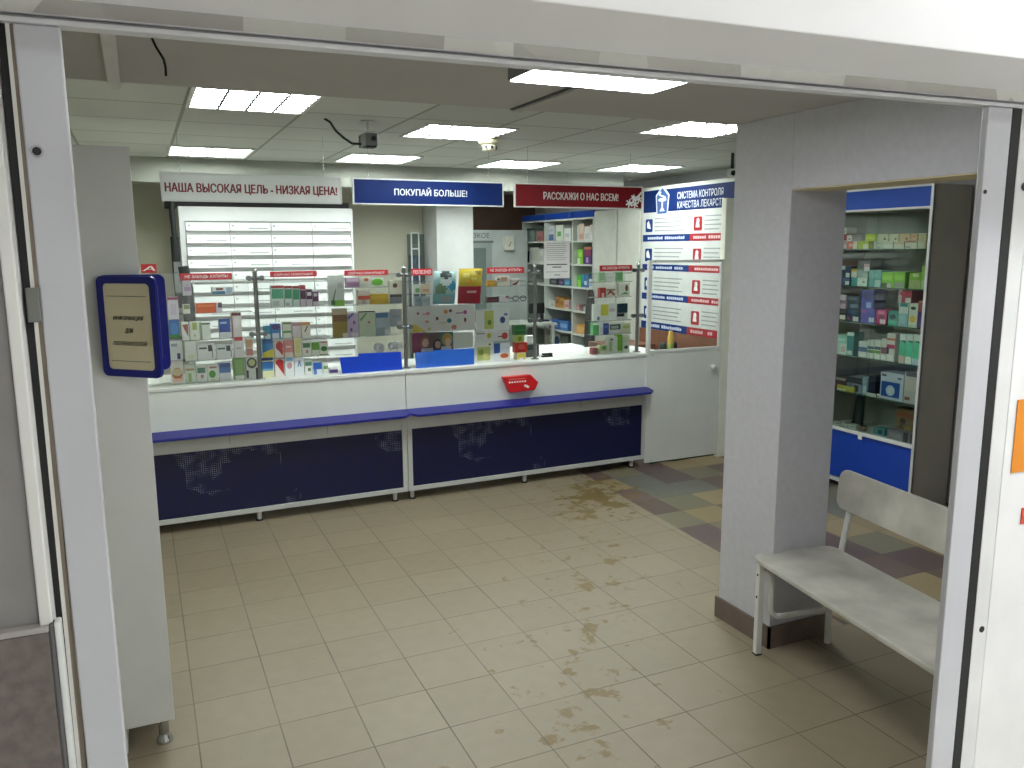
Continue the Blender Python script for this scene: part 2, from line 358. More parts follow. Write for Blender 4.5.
# header: lower rail with two grooves, the grimy track cover, and the box over it
zr = DU(500, 58)[1]; zb = DU(760, 68)[1]
hr = MB().box((uM - 0.02, -0.012, HT), (WID + 0.09, 0.012, HT + 0.006), ALU).box((uM - 0.02, -0.006, HT + 0.006), (WID + 0.09, 0.012, HT + 0.011), mat('#a4a5a6', 0.4, 0.3)).box((uM - 0.02, -0.014, HT + 0.011), (WID + 0.09, 0.012, zr), ALU)
hr.build('header_rail', door, bevel=0.001)
def grime():
    m = bpy.data.materials.new('grimy track cover'); m.use_nodes = True; nt = m.node_tree; b = nt.nodes['Principled BSDF']; b.inputs['Roughness'].default_value = 0.5
    tc = N(nt, 'ShaderNodeTexCoord'); mp = N(nt, 'ShaderNodeMapping'); mp.inputs['Scale'].default_value = (9, 0.2, 4)
    vz = N(nt, 'ShaderNodeTexVoronoi'); vz.inputs['Scale'].default_value = 1.0; r = N(nt, 'ShaderNodeValToRGB')
    sp = N(nt, 'ShaderNodeSeparateColor')
    nt.links.new(tc.outputs['Object'], mp.inputs['Vector']); nt.links.new(mp.outputs[0], vz.inputs['Vector']); nt.links.new(vz.outputs['Color'], sp.inputs[0]); nt.links.new(sp.outputs[0], r.inputs[0])
    r.color_ramp.elements[0].color = (*srgb('#b4b2ac'), 1); r.color_ramp.elements[1].color = (*srgb('#f0f0ea'), 1)
    e = r.color_ramp.elements.new(0.55); e.color = (*srgb('#d2d1ca'), 1)
    nt.links.new(r.outputs[0], b.inputs['Base Color']); return m
MB().box((uM - 0.02, -0.008, zr), (WID + 0.09, 0.012, zb), grime()).build('track_cover', door)
yb = -0.20
dstruct(MB().box((-2.1, yb, zb), (3.2, 0.06, zb + 0.9), mat('#efeff0', 0.55, var=0.015)), 'wall_hall_header')
# hall wall to the right of the doorway
uR = WID + 0.09
uE = dU(1004, 424)
dstruct(MB().box((uR, -0.006, 0), (uE, 0.05, zb), mat('#dadbdb', 0.45)).cyl((DU(979, 628)[0], -0.006, DU(979, 628)[1]), (DU(979, 628)[0], -0.0075, DU(979, 628)[1]), 0.007, BLACK), 'trim_5')
hx, hz = DU(1021, 187)
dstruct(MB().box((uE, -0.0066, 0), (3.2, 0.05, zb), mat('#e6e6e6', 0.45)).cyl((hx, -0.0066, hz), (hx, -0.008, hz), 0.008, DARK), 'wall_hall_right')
# the hall behind the camera
sbox('wall_hall_back', (-2.3, -5.4, 0), (X1, -5.3, 2.95), HALLW)
sbox('wall_hall_side', (-2.3, -5.3, 0), (-2.2, -1.7, 2.95), HALLW)
sbox('wall_hall_far', (3.0, -5.3, 0), (3.1, -2.05, 2.95), HALLW)
sbox('ceiling_hall', (-2.3, -5.4, 2.95), (X1, -1.9, 3.0), HALLW)

# ------------------------------------------------------------------ lamps
GLOW = emit(LAMP_COL, LAMP, 'tube light')
LOUV = mat('#565958', 0.4, 0.0, var=0.01, name='grey louvre')
def raster_lamp(cx, cy, label):
    h = 0.2975
    t = empty('ceiling_light', (cx, cy, CEIL)); tag(t, label, 'ceiling light', 'recessed louvred ceiling lights')
    f = MB()
    for a, b in (((-h, -h), (h, -h + 0.02)), ((-h, h - 0.02), (h, h)), ((-h, -h + 0.02), (-h + 0.02, h - 0.02)), ((h - 0.02, -h + 0.02), (h, h - 0.02))): f.box((*a, -0.012), (*b, 0.0), WHITE)
    f.build('frame', t)
    MB().box((-h + 0.02, -h + 0.02, -0.002), (h - 0.02, h - 0.02, 0.0), GLOW).build('diffuser', t)
    l = MB()
    for i in range(1, 4): x = -h + 0.02 + i * (2 * h - 0.04) / 4; l.box((x - 0.006, -h + 0.02, -0.012), (x + 0.006, h - 0.02, -0.009), LOUV)
    for i in range(1, 7): y = -h + 0.02 + i * (2 * h - 0.04) / 7; l.box((-h + 0.02, y - 0.014, -0.012), (h - 0.02, y + 0.014, -0.009), LOUV)
    l.build('louvre', t)
for cx, cy, lab in ((0.5, 1.31, 'big bright louvred ceiling light nearest the doorway at upper left'), (0.48, 3.69, 'louvred ceiling light above the white sign, behind the nearest left light'),
                    (1.84, 1.98, 'louvred ceiling light between the hanging camera and the smoke detector'), (1.78, 3.69, 'louvred ceiling light low behind the hanging camera'),
                    (3.05, 3.69, 'small louvred ceiling light behind the smoke detector'), (3.19, 1.25, 'louvred ceiling light beside the top of the grey pillar'),
                    (1.5, 5.9, 'louvred ceiling light of the back room, glimpsed between the white and blue signs'), (3.7, 5.9, 'louvred ceiling light of the back room behind the red hanging sign'),
                    (4.26, 3.6, 'most distant louvred ceiling light above the red hanging sign')):
    raster_lamp(cx, cy, lab)
t = empty('panel_light', (1.255, -0.98, SOFF)); tag(t, 'flat glowing panel light under the low front ceiling by the doorway', 'ceiling light')
pf = MB().box((-0.262, -0.3, -0.046), (0.262, 0.3, 0), mat('#8e9092', 0.4, 0.5)); pf.build('housing', t)
MB().box((-0.256, -0.293, -0.049), (0.256, 0.293, -0.0462), emit((0.95, 0.97, 1.0), PANEL, 'panel glow')).build('diffuser', t)
for hxx, hyy, lab in ((0.9, -4.7, 'long hall ceiling light behind the camera'), (2.3, -2.75, 'hall ceiling light near the right jamb')):
    t = empty('hall_ceiling_light', (hxx, hyy, 2.95)); tag(t, lab, 'ceiling light')
    MB().box((-0.6, -0.15, -0.05), (0.6, 0.15, 0), WHITE).build('housing', t)
    MB().box((-0.58, -0.13, -0.056), (0.58, 0.13, -0.0505), emit((0.97, 1.0, 0.99), HALL, 'hall lamp glow')).build('diffuser', t)
# ------------------------------------------------------------------ the counter
YF = 2.56
BEFORE_COUNTER = set(o.name for o in SC.objects)
def mesh_panel_mat():
    m = bpy.data.materials.new('perforated navy metal'); m.use_nodes = True; nt = m.node_tree; L = nt.links.new
    b = nt.nodes['Principled BSDF']; b.inputs['Roughness'].default_value = 0.4
    tc = N(nt, 'ShaderNodeTexCoord'); sep = N(nt, 'ShaderNodeSeparateXYZ'); L(tc.outputs['Object'], sep.inputs[0])
    def M(op, a, bb=None, clamp=False):
        n = N(nt, 'ShaderNodeMath', operation=op); n.use_clamp = clamp
        for i, x in enumerate((a, bb)):
            if x is None: continue
            if isinstance(x, (int, float)): n.inputs[i].default_value = x
            else: L(x, n.inputs[i])
        return n.outputs[0]
    def cell(x): return M('ABSOLUTE', M('SUBTRACT', M('FRACT', M('DIVIDE', x, 0.0135)), 0.5))
    a, c = cell(sep.outputs[0]), cell(sep.outputs[2])
    hole = M('LESS_THAN', M('ADD', M('MULTIPLY', a, a), M('MULTIPLY', c, c)), 0.075)
    mp = N(nt, 'ShaderNodeMapping'); mp.inputs['Scale'].default_value = (1.9, 1, 2.6); L(tc.outputs['Object'], mp.inputs['Vector'])
    vz = N(nt, 'ShaderNodeTexVoronoi', distance='CHEBYCHEV'); vz.inputs['Scale'].default_value = 1.55; L(mp.outputs[0], vz.inputs['Vector'])
    sc = N(nt, 'ShaderNodeSeparateColor'); L(vz.outputs['Color'], sc.inputs[0])
    nz = N(nt, 'ShaderNodeTexNoise'); nz.inputs['Scale'].default_value = 14; nz.inputs['Detail'].default_value = 4; L(tc.outputs['Object'], nz.inputs['Vector'])
    patch = M('MULTIPLY', M('GREATER_THAN', sc.outputs[0], 0.70), M('MULTIPLY', M('SUBTRACT', nz.outputs['Fac'], 0.4, True), 3.2, True))
    mx = N(nt, 'ShaderNodeMix', data_type='RGBA'); mx.inputs['A'].default_value = (*srgb('#0a1148'), 1); mx.inputs['B'].default_value = (*srgb('#030410'), 1); L(hole, mx.inputs['Factor'])
    m2 = N(nt, 'ShaderNodeMix', data_type='RGBA'); m2.inputs['B'].default_value = (*srgb('#a4a9b8'), 1); L(M('MULTIPLY', M('MULTIPLY', hole, patch), 1.0), m2.inputs['Factor']); L(mx.outputs['Result'], m2.inputs['A'])
    L(m2.outputs['Result'], b.inputs['Base Color']); return m
MESHP = mesh_panel_mat()
FRAMEW = mat('#c9cbc9', 0.45, var=0.03, name='white counter frame')
def counter(x0, x1, label, feet, ends):
    c = empty('service_counter', (x0, YF, 0)); W = x1 - x0; tag(c, label, 'counter', 'sections of the long white counter')
    MB().box((0, 0.006, 0.66), (W, 0.03, 0.949), WHITE).build('upper_panel', c, bevel=0.002)
    f = MB().box((0, 0.0, 0.068), (W, 0.5, 0.100), FRAMEW).box((0, 0, 0.1), (0.035, 0.5, 0.648), FRAMEW).box((W - 0.035, 0, 0.1), (W, 0.5, 0.648), FRAMEW).box((0.035, 0.012, 0.535), (W - 0.035, 0.03, 0.648), FRAMEW)
    for k in (0.36, 0.70): f.box((W * k, 0.0105, 0.56), (W * k + 0.003, 0.012, 0.635), mat('#8a8c8a', 0.6))
    f.build('frame', c, bevel=0.002)
    MB().box((0.035, 0.015, 0.1), (W - 0.035, 0.02, 0.535), MESHP).build('perforated_panel', c)
    MB().box((0.035, 0.42, 0.1), (W - 0.035, 0.44, 0.648), DARK).build('back_panel', c)
    MB().box((0, -0.004, 0.949), (W, 0.6, 0.972), WHITE).build('worktop', c, bevel=0.003)
    a, b = ends
    lp = [(a, 0.02), (a, -0.085), (a + 0.05, -0.125), (W - b - 0.05, -0.125), (W - b, -0.085), (W - b, 0.02)]
    l = MB(); n = len(lp); z0, z1 = 0.648, 0.666
    l.add([(x, y, z0 + (y + 0.125) * 0.17) for x, y in lp] + [(x, y, z1 + (y + 0.125) * 0.17) for x, y in lp], [list(range(n - 1, -1, -1)), list(range(n, 2 * n))] + [[i, (i + 1) % n, n + (i + 1) % n, n + i] for i in range(n)], NAVY)
    l.build('ledge', c, bevel=0.003)
    for fx in feet:
        for fy in (0.035, 0.45):
            MB().cyl((fx - x0, fy, 0.012), (fx - x0, fy, 0.068), 0.017, ALU).cyl((fx - x0, fy, 0), (fx - x0, fy, 0.012), 0.024, DARK).build('leg', c)
    return c
counter(-0.30, 1.624, 'left section of the white counter, partly hidden by the cupboard', (-0.1, 0.56, 1.53), (0, 0.0))
counter(1.628, 3.728, 'right section of the white counter, carrying the red arrow sign on its front', (1.665, 2.6, 3.61), (0.0, -0.01))

# red arrow-shaped sign on the counter front
a0 = PYC(501, 376.5, YF); a1 = PYC(536, 381, YF)
sg = empty('arrow_sign', (a0.x, YF + 0.005, 0.758)); tag(sg, 'red arrow shaped sign fixed to the white counter front above the blue ledge', 'sign')
Wd = a1.x - a0.x
MB().prism([(0.055, -0.01), (Wd - 0.03, -0.005), (Wd, 0.055), (Wd - 0.065, 0.118), (0.0, 0.115)], -0.05, 0.0, mat('#cf2026', 0.3, name='glossy red plastic')).build('body', sg, bevel=0.006)
lt = MB()
for i in range(7): lt.box((0.045 + i * 0.022, -0.0506, 0.066), (0.058 + i * 0.022, -0.0501, 0.078), PAPER)
for i in range(9): lt.box((0.05 + i * 0.016, -0.0506, 0.092), (0.06 + i * 0.016, -0.0501, 0.097), mat('#e39a98', 0.6))
for i in range(3): lt.box((0.175 + i * 0.012, -0.0506, 0.03 - 0.006 * i), (0.193 + i * 0.012, -0.0501, 0.046 - 0.006 * i), PAPER)
lt.build('white_lettering', sg)

# ------------------------------------------------------------------ hanging signs over the counter
def hang_sign(ul, ur, face, label, text, tpx, tcol, edge):
    l = PYC(ul, 180, YF).x; r = PYC(ur, 185, YF).x; z0, z1 = 2.140, 2.317
    s = empty('hanging_sign', ((l + r) / 2, YF, z0)); h = (r - l) / 2; H = z1 - z0; tag(s, label, 'sign', 'signs hanging over the counter')
    MB().box((-h + 0.008, -0.008, 0.008), (h - 0.008, 0.008, H - 0.008), face).build('board', s)
    e = MB()
    for a, b in (((-h, 0), (h, 0.009)), ((-h, H - 0.009), (h, H)), ((-h, 0.009), (-h + 0.009, H - 0.009)), ((h - 0.009, 0.009), (h, H - 0.009))): e.box((a[0], -0.012, a[1]), (b[0], 0.012, b[1]), edge)
    e.build('edge_frame', s)
    for k in (-0.8, 0.8): MB().cyl((k * h, 0, H), (k * h, 0, CEIL - z0), 0.0015, STEEL, 6).build('wire', s)
    t0 = PYC(tpx[0], tpx[2], YF); t1 = PYC(tpx[1], tpx[3], YF)
    lettering(text, s, (t0.x + t1.x) / 2 - (l + r) / 2, -0.0095, (t0.z + t1.z) / 2 - z0, t1.x - t0.x, tpx[4], tcol, thick=0.0026 if ul == 160 else 0.0016)
    return s, l, r, z0
SB = mat('#04205a', 0.5, spec=0.2, name='blue sign face'); SR = mat('#741019', 0.5, spec=0.2, name='red sign face')
hang_sign(160, 341, mat('#bfc2c0', 0.3, name='pale sign face'), 'pale grey hanging sign with dark red lettering, leftmost over the counter', 'НАША ВЫСОКАЯ ЦЕЛЬ - НИЗКАЯ ЦЕНА!', (165, 336.5, 189, 191, 0.066), mat('#6d1c24', 0.5), mat('#b7bab8', 0.4))
hang_sign(352, 503, SB, 'blue hanging sign with white lettering over the middle of the counter', 'ПОКУПАЙ БОЛЬШЕ!', (394, 466.5, 190.5, 193.5, 0.056), mat('#c3c8d0', 0.5), mat('#c4c8cc', 0.4))
s3, l3, r3, z3 = hang_sign(514, 642, SR, 'dark red hanging sign with white lettering and a white flower', 'РАССКАЖИ О НАС ВСЕМ!', (543, 617.5, 195.7, 197.5, 0.055), mat('#cdc8c6', 0.5), mat('#cfccca', 0.4))
fl = MB(); fx, fz = (PYC(634, 199, YF).x - (l3 + r3) / 2), 0.045
def stroke(x0, z0, x1, z1, t): d = Vector((x1 - x0, z1 - z0)).normalized(); n = Vector((-d.y, d.x)) * t; fl.prism([(x0 - n.x, z0 - n.y), (x1 - n.x, z1 - n.y), (x1 + n.x, z1 + n.y), (x0 + n.x, z0 + n.y)], -0.0098, -0.009, PAPER)
stroke(fx - 0.035, fz - 0.005, fx + 0.07, fz + 0.092, 0.007)
for cx_, cz_, r_ in ((-0.05, 0.0, 0.034), (0.005, -0.005, 0.032), (0.04, 0.035, 0.03), (-0.012, 0.045, 0.024)):
    for a in (20, 80, 140): c, q = math.cos(math.radians(a)), math.sin(math.radians(a)); stroke(fx + cx_ - r_ * c, fz + cz_ - r_ * q, fx + cx_ + r_ * c, fz + cz_ + r_ * q, 0.0055)
fl.build('flower_emblem', s3)

# ------------------------------------------------------------------ glass screens and chrome posts on the counter
YP = YF + 0.085
TOP = 0.972
posts = []
for u, lab in ((258, 'chrome glass-clamp post between the two left racks of medicines'), (405.3, 'chrome glass-clamp post where the two counter sections meet'),
               (535, 'chrome glass-clamp post right of the green and red box stack'), (637, 'chrome glass-clamp post at the right end of the counter')):
    x = PYC(u, 330, YP).x; posts.append(x)
    p = empty('clamp_post', (x, YP, TOP)); tag(p, lab, 'post', 'chrome posts of the glass screen')
    MB().cyl((0, 0, 0.006), (0, 0, 0.723), 0.0145, mat('#8d9192', 0.28, 1.0)).lathe([(0, 0.748), (0.008, 0.745), (0.013, 0.733), (0.0135, 0.723)], CHROME).build('pole', p)
    MB().cyl((0, 0, 0), (0, 0, 0.008), 0.032, CHROME, 18).build('base', p)
    for z in (0.682, 0.308):
        k = MB().cyl((-0.055, 0, z), (0.055, 0, z), 0.012, mat('#808486', 0.3, 0.9))
        for sx in (-1, 1): k.cyl((sx * 0.042, -0.012, z), (sx * 0.042, 0.012, z), 0.017, mat('#808486', 0.3, 0.9), 16)
        k.build('clamp', p)
def glass(x0, x1, z0, z1, lab):
    g = MB().box((0, -0.002, 0), (x1 - x0, 0.002, z1 - z0), CLEAR).build('glass_screen', None, (x0, YP, z0)); tag(g, lab, 'glass screen', 'glass screens along the counter')
xs = [-0.28] + posts
glass(xs[0], xs[1] - 0.014, TOP, 1.675, 'clear glass screen in front of the leftmost medicine rack')
glass(xs[1] + 0.014, xs[2] - 0.014, TOP + 0.14, 1.675, 'clear glass screen between the first and second chrome posts')
glass(xs[2] + 0.014, xs[3] - 0.014, TOP + 0.10, 1.675, 'clear glass screen between the second and third chrome posts')
glass(PYC(591, 300, YP).x, xs[4] - 0.014, TOP, 1.675, 'clear glass screen in front of the rightmost medicine rack')

# ------------------------------------------------------------------ packs: one mesh each, with the printed pattern of the front
PRINT = {}
def cm(c): return c if not isinstance(c, str) else mat(c, 0.42, var=0.03, scale=20, name='printed card')
def pack(o, rz, W, H, D, body, pats, name, label, cat, group):
    """carton standing at o, front facing local -y, o is the bottom left of the front"""
    m = MB().box((0, 0, 0), (W, D, H), cm(body)); e = 0.0006
    for p in pats:
        c = cm(p[-1])
        if p[0] == 'o': m.ell(p[1] * W, p[2] * H, p[3] * W, p[4] * H, -e, 0, c)
        elif p[0] == 'p': m.prism([(x * W, z * H) for x, z in p[1]], -e, 0, c)
        elif p[0] == 'cap': m.box((0, D * 0.0, H * p[1]), (W, D, H), c)
        else: m.box((p[0] * W, -e, p[1] * H), (p[2] * W, 0, p[3] * H), c)
        e += 0.0003
    ob = m.build(name, None, o, rz)
    return tag(ob, label, cat, group)
GAP = 0.0015
def row_y(items, y, zs, D, place, group, name='medicine_box', cat='medicine box'):
    """items: (u0, u1, vtop, body, patterns, look, [name, cat, base v or None])"""
    for it in items:
        u0, u1, vt, body, pats, look = it[:6]; ex = it[6] if len(it) > 6 else {}
        um = (u0 + u1) / 2
        z0 = zs if 'vb' not in ex else PYC(um, ex['vb'], y).z
        x0, x1 = PYC(u0, vt, y).x + GAP, PYC(u1, vt, y).x - GAP; H = max(0.01, PYC(um, vt, y).z - z0)
        pack(Vector((x0, y + ex.get('dy', 0), z0)), 0, x1 - x0, H, ex.get('D', D), body, pats, ex.get('n', name), look + ' ' + ex.get('pl', place), ex.get('c', cat), group)
def row_x(items, x, zs, D, place, group, name='medicine_box', cat='medicine box'):
    for it in items:
        u0, u1, vt, body, pats, look = it[:6]; ex = it[6] if len(it) > 6 else {}
        um = (u0 + u1) / 2; xx = x + ex.get('dx', 0)
        z0 = zs if 'vb' not in ex else PX(um, ex['vb'], xx).z
        y0, y1 = PX(u0, vt, xx).y - GAP, PX(u1, vt, xx).y + GAP; H = max(0.01, PX(um, vt, xx).z - z0)
        pack(Vector((xx, y0, z0)), -math.pi / 2, y0 - y1, H, ex.get('D', D), body, pats, ex.get('n', name), look + ' ' + ex.get('pl', place), ex.get('c', cat), group)
def rack(u0, u1, zrows, label, header=None, text=None, depth=0.11, vtop=281, htop=272, legs=True, y=None):
    """clear acrylic stand: back sheet, a shelf per row, and its red header strip"""
    y = YP + 0.03 if y is None else y
    x0, x1 = PYC(u0, 330, y).x, PYC(u1, 330, y).x
    zt = PYC((u0 + u1) / 2, vtop, y).z
    r = empty('acrylic_rack', ((x0 + x1) / 2, y, TOP)); h = (x1 - x0) / 2; tag(r, label, 'display rack', 'clear acrylic racks on the counter')
    MB().box((-h, depth, 0), (h, depth + 0.003, zt - TOP), ACRYL).build('back_sheet', r)
    for z in zrows: MB().box((-h, 0, z - TOP - 0.004), (h, depth, z - TOP), ACRYL).build('shelf', r)
    if header:
        a, b, v0, v1 = header; p0, p1 = PYC(a, (v0 + v1) / 2, y), PYC(b, (v0 + v1) / 2, y); um = (a + b) / 2
        z1, z0 = PYC(um, v0, y).z - TOP, PYC(um, v1, y).z - TOP; c = (x0 + x1) / 2
        hd = MB().box((p0.x - c, -0.004, z0), (p1.x - c, 0.0, z1), mat('#bb2a33', 0.4, name='red header')).build('header_strip', r)
        MB().box((min(max(p0.x - c, -h), h - 0.01), 0.0, z0 - 0.0), (max(min(p1.x - c, h), -h + 0.01), 0.002, z1), ACRYL).box((-h, 0.0, zt - TOP - 0.006), (h, depth, zt - TOP), ACRYL).build('header_holder', r)
        if text: lettering(text, hd, (p0.x + p1.x) / 2 - c, -0.0052, (z0 + z1) / 2, (p1.x - p0.x) * 0.84, (z1 - z0) * 0.52, PAPER, bold=0.01, shear=0.15)
    return r, y
exec_products = True
# ------------------------------------------------------------------ what stands on the counter, rack by rack (read off the photo, set on real shelves)
Y1 = YP + 0.035
def zrow(u, v): return PYC(u, v, Y1).z
G1 = 'packs in the leftmost rack'; G2 = 'packs in the second rack'; G3 = 'packs in the third rack'; G4 = 'packs in the middle racks'; G5 = 'packs in the rightmost rack'
W_, GR = '#e6e9e6', '#5d9a4c'
def at_tier(n, who): return 'on %s of %s' % (n, who)
# leftmost, half hidden by the blue information frame
zA, zB, zC, zD = zrow(205, 339.6), zrow(205, 360), zrow(205, 313), zrow(205, 294.8)
rack(156, 183, [zrow(174, 338), zrow(174, 360.5)], 'clear acrylic rack half hidden behind the blue information frame', (141, 156.5, 264, 273), 'А', vtop=273, y=Y1 - 0.005)
row_y([(170, 183, 361, '#eceae2', [('o', .5, .45, .42, .26, '#b9702e'), ('o', .5, .52, .42, .16, '#d8c9a0'), (0.1, .1, .9, .25, '#e3b8a0')], 'white box with an orange-brown burger-like picture')], Y1, TOP, 0.06, 'low beside the blue information frame', G1)
row_y([(169, 182, 340.5, '#dfe4e4', [(.1, .7, .6, .85, '#8fa3b4'), (.55, .05, .8, .35, '#2c4a7c')], 'white box with a dark blue corner')], Y1, zrow(174, 360.5), 0.06, 'just right of the blue information frame', G1)
row_y([(168.5, 179, 320, '#2d66b4', [('o', .5, .5, .4, .35, '#3f86c8'), (0, 0, 1, .2, '#3b8a3a')], 'blue box with a lighter blue globe and green base'),
       (167, 178, 297.2, '#d6cfdc', [(0, .88, 1, 1, '#8e2f55'), (.2, .2, .8, .7, '#c9c0d2')], 'tall lilac-white box with a purple-red top', {'vb': 319.4})], Y1, zrow(174, 338), 0.05, 'right beside the blue information frame', G1)
who = 'the leftmost rack'
rack(181, 253.5, [zC, zA, zB], 'clear acrylic rack left of the first chrome post, with few packs on top', (180.2, 232, 273.2, 280), 'НЕ ЗАБУДЬ КУПИТЬ!', y=Y1 - 0.005)
MB_ = None
row_y([(182, 191, 281, '#cdc6d2', [(.15, .3, .95, .6, '#a88fae'), (.2, .65, .8, .8, '#bdb3c4')], 'lilac grey box with purple print'),
       (211.4, 232.3, 287, '#dde4e8', [(.02, .05, .65, .45, '#3f7d9c'), (.2, .6, .55, .9, '#7a4a48'), (.7, .1, 1, .9, '#9fb4c4')], 'long white and teal box')], Y1, zrow(205, 295), 0.05, 'near the top of ' + who, G1)
row_y([(182.6, 190, 304.5, '#d5d9cc', [(.1, .5, .95, .95, '#7d8c5a')], 'small white box with an olive top'),
       (195.6, 222, 303, '#cf5a1e', [(.77, 0, 1, 1, '#cfc9d4'), (.85, .5, 1, 1, '#3c2c4c'), (.05, .6, .7, .85, '#e0783c')], 'long bright orange box')], Y1, zC, 0.05, 'on the upper shelf of ' + who, G1)
row_y([(181, 188.6, 322.3, W_, [('p', [(.1, .85), (.9, .9), (.85, .2)], '#9c4a32')], 'white box with a red-brown triangle'),
       (189, 198.5, 321.5, '#e4e8da', [(.3, .55, .8, .95, '#a3b04c'), (.4, .2, .6, .3, '#8fa58c')], 'white box with an olive-green top print'),
       (199.2, 210, 322, '#e3e9e0', [(0, 0, .2, 1, '#86a386'), (.2, .85, 1, .95, '#5a6a5a')], 'white box with a grey-green left edge'),
       (218.5, 230, 318.8, '#dfe6ea', [(0, .33, 1, 1, '#1d4ca8'), (.1, .75, .7, .85, '#9fc0e0')], 'deep blue box with a white base'),
       (230.8, 241, 312.6, '#dcd6d4', [(0, .88, 1, 1, '#5a1c2a'), ('o', .5, .6, .35, .2, '#e9e4e2'), (0, 0, .1, 1, '#7a4048')], 'tall dark-red-topped white box'),
       (245.8, 252.5, 338.4, '#d9c9b0', [(0, .5, 1, .9, '#d2ad84'), (0, .0, 1, .4, '#c07a74')], 'small tan and pink box', {'vb': 355.6})], Y1, zA, 0.05, 'on the middle shelf of ' + who, G1)
row_y([(184, 196, 341, '#e2e7e4', [(.2, .1, .8, .3, '#d8e0c0')], 'plain wide white box'),
       (196.8, 214.5, 344.5, '#e3e8e8', [(.1, .7, .55, .82, '#55585e'), (.62, .55, .85, .95, '#3c4048'), (.84, .1, .88, .8, '#4c5058')], 'white box with dark logo, left of its twin,'),
       (216, 232.2, 344.8, '#e2e8e9', [(.08, .68, .55, .8, '#5a5d63'), (.62, .55, .88, .93, '#41454c'), (.9, .1, .94, .6, '#565a60')], 'white box with dark logo, right of its twin,'),
       (233.4, 243.6, 336.4, '#dedcdc', [(.05, .8, .9, .98, '#c02c2c'), (.2, .4, .7, .5, '#b0b4bc')], 'upright white box with a red band at its top')], Y1, zB, 0.05, 'low in ' + who, G1)
row_y([(184.2, 195.2, 365, '#dde6d6', [(.1, .7, .9, .8, '#b79a5c'), (.3, .1, .6, .55, '#9cbb74')], 'pale green-white box with a tan stripe'),
       (195.8, 206, 365.2, '#dfe5de', [(.1, .55, .9, .85, '#3f7a58'), (.4, .25, .7, .45, '#b07a80')], 'white box with a dark green band'),
       (206.8, 217.8, 364.8, '#e2e8dc', [('o', .45, .45, .32, .22, '#3c9a34'), (.2, .8, .9, .9, '#9c6a78'), (.3, .05, .7, .15, '#c8d48c')], 'white box with a green maple leaf'),
       (218.6, 230.6, 362.8, '#dbe3e6', [(.02, .45, .98, .95, '#3a6fb2'), (.02, .75, .98, .98, '#2a4f94')], 'white box with a blue upper half'),
       (232.8, 244.4, 357.5, '#6f9e54', [(.15, .25, .85, .9, '#84b264'), (.1, 0, .9, .2, '#dfe8d8')], 'tall green box with a white base'),
       (245.2, 257.6, 356.8, '#d5dad4', [('o', .5, .72, .42, .24, '#3f4a3c'), ('o', .5, .74, .28, .15, '#c4c88c'), (.02, .05, .2, .4, '#2c302c'), (.8, .05, .98, .5, '#2c302c')], 'white box with a dark round wreath')], Y1, TOP, 0.06, 'at the foot of ' + who, G1)

# second rack, right of the first post
zE, zF, zG, zH = zrow(295, 306.8), zrow(295, 337.4), zrow(295, 356.8), zrow(295, 291)
who = 'the second rack'
rack(261, 328.8, [zE, zF, zG], 'clear acrylic rack with tight rows of cartons, right of the first chrome post', (270, 316.6, 271.2, 276.8), 'СЕЙЧАС ПОКУПАЮТ', y=Y1 - 0.005)
row_y([(270.5, 283.6, 285.5, '#c4d2c8', [(0, .88, 1, 1, '#a83a3a'), (.05, .4, .95, .84, '#3f9c78'), (.1, .05, .6, .3, '#aab2ac')], 'leftmost green pack under a red band'),
       (283.9, 291.8, 285.8, '#c0d0c8', [(0, .88, 1, 1, '#a83a3a'), (.05, .4, .95, .84, '#2f8c64'), (.1, .05, .6, .2, '#9aa29c')], 'narrow middle green pack under a red band'),
       (292.1, 299.3, 286, '#bccec6', [(0, .88, 1, 1, '#a03636'), (.05, .35, .95, .84, '#38946c')], 'red-topped green pack beside the purple ones'),
       (299.6, 305.4, 285, '#c0b4c0', [(0, .8, 1, 1, '#a83c3c'), (0, .35, 1, .75, '#4a2c44')], 'dark purple pack with a red top'),
       (305.7, 312, 288.6, '#c4bac6', [(0, .4, 1, .95, '#4c2448'), (.15, .6, .85, .8, '#d8d4d8')], 'purple pack with a white label'),
       (312.3, 318.4, 290.5, '#c6bcc8', [(0, .3, 1, .9, '#5a2c54'), (.15, .62, .8, .82, '#c9c4c9')], 'purple pack at the right end')], Y1, zE, 0.05, 'on the top shelf of ' + who, G2)
row_y([(263.9, 270.3, 326, '#2f8db0', [(0, 0, 1, .35, '#d3dde0')], 'small teal box with a white base'),
       (270.6, 280.6, 323.7, '#3a86c4', [('o', .5, .78, .45, .2, '#4a3a78'), (.1, 0, .8, .35, '#d5dee6')], 'blue box with a purple oval'),
       (282.4, 291, 322, '#d6dcd0', [(0, .85, 1, 1, '#7c8a5c'), (0, .3, 1, .45, '#5e9a5c')], 'white and pale green box'),
       (292, 300.6, 322, '#dccfd2', [(0, .75, 1, .95, '#b88c94'), (.1, .1, .9, .6, '#d3cbd2')], 'white box with a pink top band'),
       (300.9, 310.4, 322, '#e0dcd2', [(0, .8, 1, 1, '#d09a5c'), ('p', [(.3, .35), (.4, .3), (.75, .75), (.6, .72)], '#3a2c26')], 'white box with a dark feather mark')], Y1, zF, 0.05, 'in the top carton row of ' + who, G2)
